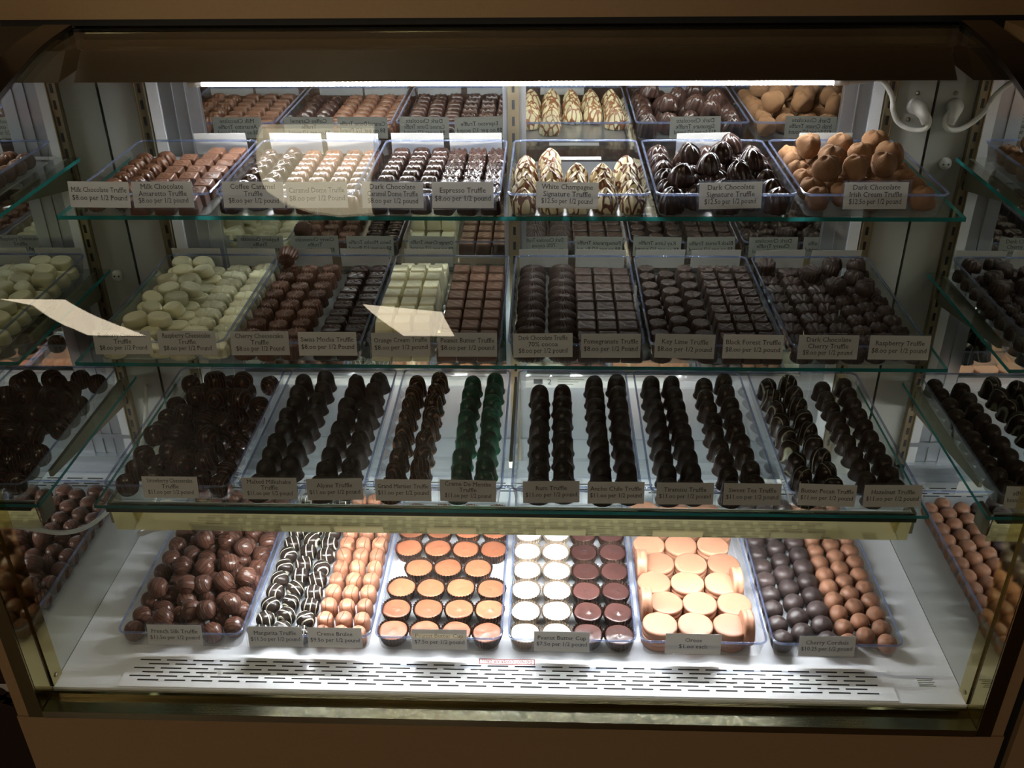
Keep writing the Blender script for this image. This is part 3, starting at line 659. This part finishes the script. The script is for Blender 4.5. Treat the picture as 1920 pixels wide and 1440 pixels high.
# ------------------------------------------------------------ candies
Z1, Z2, Z3, Z0 = [ZS[k] + 0.0015 for k in ('top', 'middle', 'bottom', 'deck')]
A = 'top shelf'
group('swirl', 'milk swirl truffle', A, (-0.583, -0.551), 1.312, 1.505, 7, Z1, stag=0.3, jz=0.4, tilt=8)
group('ribsq', 'milk square truffle', A, (-0.512, -0.478, -0.444), 1.308, 1.535, 8, Z1, skew=0.0008, tilt=6, jz=0.06, skip=((0, 7),))
group('coffee', 'dark oval truffle', A, (-0.388, -0.354), 1.310, 1.530, 8, Z1, stag=0.4, jz=0.3, tilt=6)
group('cdome', 'milk caramel dome', A, (-0.316, -0.283, -0.250, -0.2215), 1.308, 1.530, 9, Z1, jz=0.08, skew=-0.0003, sc=0.94)
group('ddome', 'dark caramel dome', A, (-0.178, -0.146, -0.114), 1.308, 1.540, 9, Z1, jz=0.06, skew=0.0006)
group('espr', 'dark shell square', A, (-0.083, -0.051, -0.0195), 1.310, 1.530, 7, Z1, jz=0.3, tilt=10, sc=0.95)
group('champ', 'white striped dollop', A, (0.028, 0.066, 0.104, 0.142, 0.180), 1.314, 1.468, 5, Z1, jz=3, skip=((2, 4), (3, 4)))
for k, (x, y) in enumerate(((0.064, 1.502),)):
    o = link('dollop_truffle', P['champ'][0], None, (x, y + 0.003, Z1)); tag(o, 'white striped dollop standing alone behind the others on the top shelf', 'truffle', 'white striped dollops top shelf')
group('sign', 'dark ridged dollop', A, (0.234, 0.272, 0.310, 0.347, 0.381), 1.314, 1.520, 6, Z1, stag=0.4, jz=3, sc=0.95, skip=((1, 5), (3, 5)))
group('irish', 'cocoa dusted truffle', A, (0.438, 0.476, 0.514, 0.549, 0.582), 1.320, 1.520, 6, Z1 + 0.001, stag=0.45, jz=3, sc=0.93, skip=((1, 5), (3, 5)))
for k, (x, y, z) in enumerate(((0.455, 1.36, 0.03), (0.496, 1.36, 0.031), (0.54, 1.375, 0.031), (0.476, 1.41, 0.03), (0.52, 1.425, 0.03), (0.565, 1.43, 0.03), (0.455, 1.47, 0.03), (0.505, 1.475, 0.03), (0.56, 1.49, 0.03))):
    o = link('cocoa_truffle', P['irish'][k % 6], None, (x, y, Z1 + z)); o.rotation_euler = (0, 0, k * 1.3)
    tag(o, f'cocoa dusted truffle heaped on the upper layer, {ORD[k]} counting from the front, top shelf', 'truffle', 'cocoa dusted truffles top shelf')
for k, (x, y) in enumerate(((0.25, 1.35), (0.295, 1.40), (0.335, 1.36), (0.275, 1.455), (0.32, 1.46), (0.36, 1.42), (0.345, 1.50))):
    o = link('ridged_dollop_truffle', P['sign'][k % 4], None, (x, y, Z1 + 0.027)); o.rotation_euler = (0.1, 0.1, k * 1.7); o.scale = (.9, .9, .85)
    tag(o, f'dark ridged dollop heaped on the upper layer, {ORD[k]} counting from the front, top shelf', 'truffle', 'dark ridged dollops top shelf')
A = 'middle shelf'
group('blueb', 'white oval truffle', A, (-0.582, -0.545, -0.512), 1.262, 1.545, 9, Z2, stag=0.5, jz=0.5, tilt=10, jt=0.12, sc=0.93)
for k in range(14):
    rr = k // 2; x = -0.572 + 0.036 * (k % 2) + 0.012 * (rr % 2); y = 1.33 + 0.037 * rr
    if y > 1.56: continue
    o = link('oval_truffle', P['blueb'][0], None, (x, y, Z2 + 0.018)); o.rotation_euler = (R(16) + random.uniform(-.2, .2), random.uniform(-.25, .25), random.uniform(-.7, .7)); o.scale = (.95, .95, .95)
    tag(o, f'white oval truffle lying on the upper layer, {ORD[rr]} pair from front, {("left", "right")[k % 2]} one', 'truffle', 'white oval truffles middle shelf')
group('raspw', 'white scalloped truffle', A, (-0.478, -0.431), 1.258, 1.555, 11, Z2, jz=0.06, tilt=8, stag=0.2)
group('cherry', 'milk fluted truffle', A, (-0.385, -0.350, -0.315), 1.262, 1.545, 9, Z2, jz=0.3, stag=-0.1, skew=0.0004)
o = link('fluted_truffle', P['cherry'][0], None, (-0.385, 1.5525, Z2 + 0.044)); o.rotation_euler = (R(100), 0, 0); tag(o, 'milk fluted truffle tipped on its side in the back left corner', 'truffle')
group('mocha', 'embossed milk truffle', A, (-0.266, -0.230), 1.260, 1.550, 11, Z2, jz=0.05, skew=0.0004)
group('orange', 'white square truffle', A, (-0.181, -0.152, -0.123), 1.262, 1.548, 10, Z2, jz=0.04)
for c_ in range(3):
    for r_ in range(7):
        o = link('square_truffle', P['orange'][0], None, (-0.181 + 0.029 * c_ + random.uniform(-.001, .001), 1.292 + 0.0318 * r_, Z2 + 0.0245)); o.rotation_euler = (0, 0, random.uniform(-.05, .05))
        tag(o, f'white square truffle in the upper layer, {ORD[c_]} column from left, {ORD[r_]} from front', 'truffle', 'white square truffles middle shelf')
group('pbt', 'milk rectangular truffle', A, (-0.086, -0.056, -0.026), 1.262, 1.545, 9, Z2, jz=0.02, jp=0.0003)
group('d70', 'dark scalloped oval', A, (0.036, 0.086), 1.260, 1.555, 11, Z2, jz=0.08, tilt=10)
group('pom', 'dark rectangular truffle', A, (0.122, 0.1535, 0.185), 1.262, 1.540, 9, Z2, jz=0.02, jp=0.0004)
group('lime', 'dark fluted truffle', A, (0.229, 0.262, 0.295), 1.262, 1.545, 9, Z2, jz=0.3, stag=0.3, skip=((1, 8),))
group('forest', 'dark embossed square', A, (0.331, 0.3595, 0.388), 1.260, 1.545, 10, Z2, jz=0.06)
group('dcher', 'dark shell truffle', A, (0.433, 0.470, 0.505), 1.262, 1.548, 9, Z2, jz=0.3, tilt=4, sc=0.96)
group('rasp', 'dark ridged oval', A, (0.538, 0.567, 0.594), 1.262, 1.548, 9, Z2, jz=0.5, stag=0.3, sc=0.9, skip=((1, 8),))
for k, (x, y) in enumerate(((0.43, 1.55), (0.50, 1.52), (0.535, 1.535), (0.565, 1.50), (0.545, 1.555), (0.585, 1.55), (0.575, 1.46), (0.53, 1.47))):
    ky = ('dcher', 'rasp')[k > 1]
    o = link(P[ky][0].name.split('.')[0], P[ky][0], None, (x, y - 0.005, Z2 + 0.0195)); o.rotation_euler = (R(12), 0, k * .8)
    tag(o, f'dark {("shell", "ridged oval")[k > 1]} truffle on the upper layer at the back, {ORD[k]} of the loose ones', 'truffle', 'loose dark truffles middle shelf')
A = 'bottom shelf'
group('straw', 'red striped ball', A, (-0.592, -0.555, -0.518, -0.481, -0.4445), 1.215, 1.528, 9, Z3, stag=0.4, jz=1.5, sc=0.97, skip=((0, 3), (0, 7), (4, 7), (3, 8)), jp=0.0015)
for k, (x, y) in enumerate(((-0.574, 1.31), (-0.537, 1.262), (-0.50, 1.245), (-0.465, 1.245), (-0.53, 1.32), (-0.492, 1.31), (-0.556, 1.375), (-0.515, 1.372), (-0.475, 1.36), (-0.55, 1.44), (-0.51, 1.43), (-0.475, 1.43), (-0.53, 1.49), (-0.49, 1.49))):
    o = link('striped_truffle', P['straw'][k % 2], None, (x, y, Z3 + 0.028)); o.rotation_euler = (random.uniform(-.5, .5), random.uniform(-.5, .5), k * 1.1)
    tag(o, f'red striped ball resting on the upper layer, {("left", "middle", "right")[k % 3]} area, {("front", "second", "third", "fourth", "rearmost")[k // 3]} row', 'truffle', 'red striped balls bottom shelf')
group('malt', 'plain dark dome', A, (-0.383, -0.344), 1.214, 1.530, 9, Z3, stag=0.3, jz=3, jp=0.002)
group('alpine', 'nutty dark dome', A, (-0.286, -0.247), 1.214, 1.530, 9, Z3, stag=0.2, jz=3, jp=0.002)
group('gm', 'orange striped dome', A, (-0.176, -0.137), 1.214, 1.530, 9, Z3, stag=0.3, jz=3, jp=0.002)
group('mint', 'green striped dome', A, (-0.073, -0.034), 1.214, 1.530, 9, Z3, stag=0.3, jz=3, jp=0.0015)
group('rumt', 'faintly streaked dark dome', A, (0.050, 0.089), 1.214, 1.495, 8, Z3, jz=3, stag=0.1)
group('ancho', 'smooth dark dome', A, (0.148, 0.188), 1.214, 1.530, 9, Z3, jz=3, stag=0.1)
group('tira', 'slim dark dome', A, (0.250, 0.288), 1.214, 1.530, 9, Z3, jz=3, stag=0.1)
group('tea', 'brown striped dome', A, (0.344, 0.382), 1.214, 1.530, 9, Z3, jz=3, stag=0.4, jp=0.002)
group('pecan', 'white striped dome', A, (0.459, 0.500), 1.214, 1.530, 9, Z3, jz=3, stag=0.3, jp=0.002)
group('hazel', 'brown smooth dome', A, (0.557, 0.598), 1.214, 1.530, 10, Z3, jz=3, stag=0.4, jp=0.0015, sc=0.92)
A = 'deck'
group('silk', 'milk striped ball', A, (-0.589, -0.558, -0.527, -0.496, -0.464, -0.433), 1.120, 1.470, 11, Z0, stag=0.4, jz=3, sc=0.98, jp=0.0015)
for k, (x, y) in enumerate(((-0.575, 1.195), (-0.54, 1.135), (-0.508, 1.14), (-0.475, 1.14), (-0.445, 1.16), (-0.535, 1.205), (-0.50, 1.20), (-0.463, 1.215), (-0.55, 1.26), (-0.515, 1.262), (-0.48, 1.265), (-0.445, 1.235), (-0.455, 1.30), (-0.53, 1.32), (-0.49, 1.325))):
    o = link('striped_truffle', P['silk'][k % 2], None, (x, y, Z0 + 0.024)); o.rotation_euler = (random.uniform(-.6, .6), random.uniform(-.6, .6), k)
    tag(o, f'milk striped ball on the upper layer, deck, {("front", "second", "third", "fourth", "rearmost")[k // 3]} row, {("left", "middle", "right")[k % 3]} one', 'truffle', 'milk striped balls deck')
group('marg', 'white striped dark ball', A, (-0.387, -0.355, -0.322), 1.120, 1.470, 12, Z0, stag=0.3, jz=1.2, sc=0.94)
group('brul', 'caramel striped truffle', A, (-0.290, -0.2605, -0.231), 1.120, 1.470, 12, Z0, jz=0.25, sc=0.95)
group('cordd', 'dark cherry cordial', A, (0.430, 0.465, 0.500), 1.122, 1.465, 11, Z0, stag=0.5, jz=3, cat='cordial', sc=0.97)
group('cordm', 'milk cherry cordial', A, (0.532, 0.562, 0.591), 1.122, 1.465, 12, Z0, stag=0.5, jz=3, cat='cordial', sc=0.92)
def cups(cm, pm, desc, xs, y0, pitch, n_, stag, pk, missing=()):
    protos = []
    for s_ in range(2):
        c, p_ = cup_meshes(cm, pm, pk, s_ * 5 + 3); protos.append((c, p_))
    for ci, x in enumerate(xs):
        for ri in range(n_):
            if (ci, ri) in missing: continue
            t_ = empty('nut_butter_cup', (x + (0.024 if (stag and ri == 3) else 0) + random.uniform(-.001, .001), y0 + pitch * ri + random.uniform(-.001, .001), Z0), random.uniform(-.5, .5))
            tag(t_, f'{desc}, {ORD[ci]} column from left, {ORD[ri]} row from front', 'candy cup', desc + 's on the deck')
            c, p_ = protos[(ci + ri) % 2]
            link('chocolate', c, t_, (0, 0, 0.0012)).scale = (1, random.uniform(.94, 1), 1)
            link('paper_cup', p_, t_)
cups('caramel', 'cup_paper', 'caramel-coloured peanut butter cup', (-0.178, -0.128, -0.078, -0.028), 1.128, 0.0505, 7, True, 0.0018, ((3, 3),))
cups('white_cup', 'cup_paper_pale', 'white peanut butter cup', (0.031, 0.0805), 1.128, 0.0495, 7, False, 0.001)
cups('dark_cup', 'cup_paper', 'dark chocolate peanut butter cup', (0.130, 0.1785), 1.128, 0.0495, 7, False, 0.0024)
# coated cookies: staggered rows of three, some on edge
nr = 0
for ri in range(8):
    sh = (0, 0.0, -0.022, -0.012, 0.004, -0.018, 0.004, -0.014)[ri]
    xs_ = ((0.2405, 0.296, 0.351), (0.2545, 0.3095, 0.3645), (0.2405, 0.2955, 0.3505), (0.252, 0.307, 0.362), (0.2405, 0.2955, 0.3505), (0.2545, 0.3095, 0.3645), (0.2405, 0.2955, 0.3505), (0.2545, 0.3095, 0.3645))[ri]
    for ci, x in enumerate(xs_):
        y = 1.1365 + 0.0487 * ri
        if y > 1.475: continue
        for lay in range(2):
            o = link('coated_cookie', P['cookie'][0], None, (x + lay * 0.001, y + lay * 0.001, Z0 + 0.0172 * lay)); o.rotation_euler = (random.uniform(-.03, .03), random.uniform(-.03, .03), random.uniform(-3, 3))
            tag(o, f'tan coated sandwich cookie, {("lower", "upper")[lay]} layer, {ORD[ci]} from left, {ORD[ri]} row from front', 'cookie', 'tan coated cookies on the deck')
for k, (x, y) in enumerate(((0.3765, 1.139), (0.2235, 1.187), (0.3765, 1.240), (0.2235, 1.283))):
    o = link('coated_cookie', P['cookie'][0], None, (x + 0.009, y, Z0 + 0.0272)); o.rotation_euler = (0, R(-90), 0)
    tag(o, f'tan coated cookie standing on edge against the {("right", "left")[k % 2]} tray wall, {("front", "rear")[k // 2]} one', 'cookie', 'tan cookies standing on edge')

# ------------------------------------------------------------ price cards
CARDS = {
 'top': [(-0.564, ['Milk Chocolate Truffle', '$8.00 per 1/2 Pound']), (-0.474, ['Milk Chocolate', 'Amaretto Truffle', '$8.00 per 1/2 pound']), (-0.347, ['Coffee Caramel', 'Truffle', '$8.00 per 1/2 pound']),
         (-0.258, ['Caramel Dome Truffle', '$8.00 per 1/2 Pound']), (-0.153, ['Dark Chocolate', 'Caramel Dome Truffle', '$8.00 per 1/2 pound']), (-0.056, ['Espresso Truffle', '$8.00 per 1/2 pound']),
         (0.087, ['White Champagne', 'Signature Truffle', '$12.50 per 1/2 pound']), (0.310, ['Dark Chocolate', 'Signature Truffle', '$12.50 per 1/2 pound']), (0.505, ['Dark Chocolate', 'Irish Cream Truffle', '$12.50 per 1/2 pound'])],
 'middle': [(-0.557, ['Blueberry Cheesecake', 'Truffle', '$8.00 per 1/2 Pound']), (-0.462, ['Raspberry Cheesecake', 'Truffle', '$8.00 per 1/2 Pound']), (-0.355, ['Cherry Cheesecake', 'Truffle', '$8.00 per 1/2 Pound']),
         (-0.256, ['Swiss Mocha Truffle', '$8.00 per 1/2 Pound']), (-0.149, ['Orange Cream Truffle', '$8.00 per 1/2 pound']), (-0.053, ['Peanut Butter Truffle', '$8.00 per 1/2 pound']),
         (0.056, ['Dark Chocolate Truffle', '70% cocoa', '$8.00 per 1/2 pound']), (0.153, ['Pomegranate Truffle', '$8.00 per 1/2 Pound']), (0.258, ['Key Lime Truffle', '$8.00 per 1/2 pound']),
         (0.355, ['Black Forest Truffle', '$8.00 per 1/2 pound']), (0.461, ['Dark Chocolate', 'Cherry Truffle', '$8.00 per 1/2 pound']), (0.561, ['Raspberry Truffle', '$8.00 per 1/2 pound'])],
 'bottom': [(-0.511, ['Strawberry Cheesecake', 'Truffle', '$11.00 per 1/2 pound']), (-0.358, ['Malted Milkshake', 'Truffle', '$11.00 per 1/2 pound']), (-0.258, ['Alpine Truffle', '$11.00 per 1/2 pound']),
         (-0.154, ['Grand Marnier Truffle', '$11.00 per 1/2 pound']), (-0.056, ['Creme De Menthe', 'Truffle', '$11.00 per 1/2 pound']), (0.070, ['Rum Truffle', '$11.00 per 1/2 pound']),
         (0.167, ['Ancho Chile Truffle', '$11.00 per 1/2 pound']), (0.270, ['Tiramisu Truffle', '$11.00 per 1/2 pound']), (0.370, ['Sweet Tea Truffle', '$11.00 per 1/2 pound']),
         (0.480, ['Butter Pecan Truffle', '$11.00 per 1/2 pound']), (0.577, ['Hazelnut Truffle', '$11.00 per 1/2 pound'])],
 'deck': [(-0.513, ['French Silk Truffle', '$11.50 per 1/2 pound']), (-0.355, ['Margarita Truffle', '$11.50 per 1/2 pound']), (-0.262, ['Creme Brulee', '$9.50 per 1/2 pound']),
         (-0.100, ['Peanut Butter Cup', '$7.50 per 1/2 pound']), (0.088, ['Peanut Butter Cup', '$7.50 per 1/2 pound']), (0.288, ['Oreos', '$1.00 each']), (0.490, ['Cherry Cordials', '$10.25 per 1/2 pound'])],
}
REARX = {'top': (1, 2, 3, 4, 5, 7, 8), 'middle': (0, 1, 2, 3, 4, 6, 7, 8, 9, 10, 11), 'bottom': (), 'deck': (6,)}
for s_, lst in CARDS.items():
    yf, yb = TR[s_]
    for i, (x, lines) in enumerate(lst):
        nm = ' '.join(lines[:-1]).replace('Grand Marnier', 'orange liqueur').replace('Oreos', 'coated cookies')
        if nm == 'Peanut Butter Cup': nm += (' by the caramel-coloured cups' if x < 0 else ' between white and dark cups')
        price_card(lines, (x, yf - 0.0050, ZS[s_] + 0.0165), -10, R(random.uniform(-1.5, 1.5)), f'white price card for {nm}, front of {SN[s_]}', (i * 7 + len(s_)) % 3 != 0, f'price cards along the {SN[s_]}')
        if i in REARX[s_]:
            price_card(lines, (x + random.uniform(-.004, .004), yb + 0.0056, ZS[s_] + (0.0095 if s_ != 'deck' else 0.02)), -8, PI + R(random.uniform(-2, 2)), f'white price card for {nm}, facing back behind {SN[s_]} tray', False, f'rear price cards of the {SN[s_]}')
# a card lying flat behind the champagne tray
for x, lb_ in ((0.105, 'blank white card lying flat behind the white striped dollops'), (-0.555, 'blank white card lying flat behind the milk swirl truffles')):
    b_ = MB(); b_.box(-0.0425, 0.0425, -0.008, 0.008, 0, 0.0006); o = b_.build('loose_card', 'card_paper', None, (x, 1.5662, 0.6456)); o.rotation_euler = (0, 0, 0.0); tag(o, lb_, 'card')
# warning and info stickers
st = MB()
for a, c, e, f_ in ((-0.043, 0.043, -0.0056, -0.0042), (-0.043, 0.043, 0.0042, 0.0056), (-0.043, -0.0416, -0.0056, 0.0056), (0.0416, 0.043, -0.0056, 0.0056)): st.box(a, c, e, f_, 0, 0.0002)
o = st.build('warning_sticker', 'red_ink', None, (0.004, 1.083, 0.0026)); tag(o, 'red-bordered warning sticker upside down on the grille', 'sticker')
tm = text_mesh('DO NOT COVER AIR GRILL', [('DO NOT COVER AIR GRILL', 0.0085, -0.003, 0.078)], 'red_ink')
l_ = link('lettering', tm, o, (0, 0, 0.0003)); l_.rotation_euler = (R(-90), 0, PI)

b_ = MB()
for k in range(5): b_.box(-0.013, 0.012 - 0.003 * (k % 2), 0.008 - k * 0.0035, 0.0095 - k * 0.0035, 0, 0.0002)
o = b_.build('info_sticker', 'bracket_olive', None, (0.634, 1.058, 0.0001)); tag(o, 'tiny sticker with faint printed lines at the right of the deck', 'sticker')
# sticker strips low on the rear doors
b_ = MB(); b_.box(-0.13, 0.13, -0.0004, 0, -0.012, 0.012); b_.box(-0.115, -0.098, -0.0008, -0.0004, -0.004, 0.006, 1)
for k in range(3): b_.box(-0.07, -0.02 - 0.01 * k, -0.0008, -0.0004, 0.005 - 0.005 * k, 0.0062 - 0.005 * k, 2)
o = b_.build('sticker_strip', ['card_paper', 'ink', 'bracket_olive'], None, (0.152, 1.5972, 0.206)); tag(o, 'long pale sticker strip low on the right rear door', 'sticker')
tm = text_mesh('two', [('2', 0.016, -0.005, 0.02)]); link('lettering', tm, o, (-0.085, -0.0008, 0))
b_ = MB(); b_.box(-0.22, 0.22, -0.0004, 0, -0.010, 0.010)
o = b_.build('sticker_strip', ['card_paper'], None, (-0.24, 1.5972, 0.206)); tag(o, 'long blank pale sticker strip low on the left rear door', 'sticker')

# ------------------------------------------------------------ beside the case
b_ = MB(); b_.box(0.745, 2.2, 0.99, 1.56, -0.5, 0.858); nb = b_.build('neighbour_cabinet', 'laminate'); tag(nb, 'tan laminate cabinet beside the case across a dark gap', 'cabinet')
b_ = MB(); b_.box(0.7245, 0.7445, 1.0, 1.56, -0.5, 0.84); b_.build('gap_shade', 'black', nb)['label'] = 'black filler painting shade in the gap'  # black filler between the cabinets, stands in for the shade of the gap
sb = empty('poster_stand', (-0.97, 1.1, -0.5)); tag(sb, 'dark framed chocolate poster standing left of the case', 'poster')
PO = Vector((0.97, -1.1, 0.5))
b_ = MB(); b_.box(-1.22, -0.727, 1.10, 1.13, -0.5, 0.20); link('board', b_.mesh('board', ['poster_brown']), sb, PO)
b_ = MB()
pts = []; rnd = random.Random(4)
for k in range(25): pts.append((-1.215 + 0.485 * k / 24, -0.082 + rnd.uniform(-.003, .003)))
for k in range(24, -1, -1): pts.append((-1.215 + 0.485 * k / 24, -0.150))
b_.add([(x, 1.0985, z) for x, z in pts], [tuple(range(50))]); link('pale_band', b_.mesh('pale_band', ['poster_white']), sb, PO)
b_ = MB()
for cx, cz, rx, rz_ in ((-0.80, -0.118, .030, .02), (-0.765, -0.13, .033, .026), (-0.85, -0.125, .04, .02), (-0.745, -0.11, .012, .014), (-0.90, -0.11, .03, .02), (-0.835, -0.105, .018, .016)):
    a0 = rnd.uniform(0, 1); b_.add([(cx + rx * math.cos(2 * PI * k / 16 + a0) * (1 + .2 * math.sin(3 * k)), 1.097, cz + rz_ * math.sin(2 * PI * k / 16 + a0)) for k in range(16)], [tuple(range(16))])
b_.add([(-1.215, 1.0975, -0.150), (-0.73, 1.0975, -0.150), (-0.73, 1.0975, -0.128), (-1.215, 1.0975, -0.128)], [(0, 1, 2, 3)])
link('printed_chocolates', b_.mesh('printed_chocolates', ['poster_brown']), sb, PO)

# ------------------------------------------------------------ lamps of the shop (their light falls on the case, their images lie in its glass)
def ceiling_lamp(name, poly, z, hh, matn, label, grp=None):
    n_ = len(poly); cx = sum(p_[0] for p_ in poly) / n_; cy = sum(p_[1] for p_ in poly) / n_
    t_ = empty(name, (cx, cy, z)); tag(t_, label, 'lamp', grp)
    q = [(x - cx, y - cy) for x, y in poly]
    b_ = MB(); b_.add([(x, y, 0) for x, y in q] + [(x, y, 0.004) for x, y in q], [tuple(range(n_)), tuple(range(2 * n_ - 1, n_ - 1, -1))] + [(i, (i + 1) % n_, (i + 1) % n_ + n_, i + n_) for i in range(n_)]); b_.build('diffuser', matn, t_)
    b_ = MB(); b_.add([(x * 1.02, y * 1.02, 0.005) for x, y in q] + [(x * 1.02, y * 1.02, hh) for x, y in q], [tuple(range(n_)), tuple(range(2 * n_ - 1, n_ - 1, -1))] + [(i, (i + 1) % n_, (i + 1) % n_ + n_, i + n_) for i in range(n_)]); b_.build('housing', 'wall_dark', t_)
    return t_
ceiling_lamp('ceiling_light', [(-0.79, -1.86), (-0.47, -2.35), (-0.70, -5.6), (-1.12, -5.6)], 2.2, 0.099, 'trough_glow', 'long cream ceiling light trough over the middle of the shop')
ceiling_lamp('ceiling_light', [(-2.40, -1.67), (-2.11, -1.68), (-2.52, -3.0), (-3.44, -5.99), (-3.92, -5.93), (-3.24, -4.11), (-2.43, -2.05)], 2.2, 0.099, 'trough_glow', 'long cream ceiling light trough along the left of the shop')
ceiling_lamp('hanging_light', [(-0.52, 1.28), (-0.505, 1.08), (-0.475, 0.95), (-0.43, 0.87), (-0.37, 0.83), (-0.30, 0.85), (-0.29, 1.39), (-0.32, 1.80), (-0.57, 1.80)], 1.5, 0.06, 'shade_glow', 'cream glowing hanging light above the left half of the case')
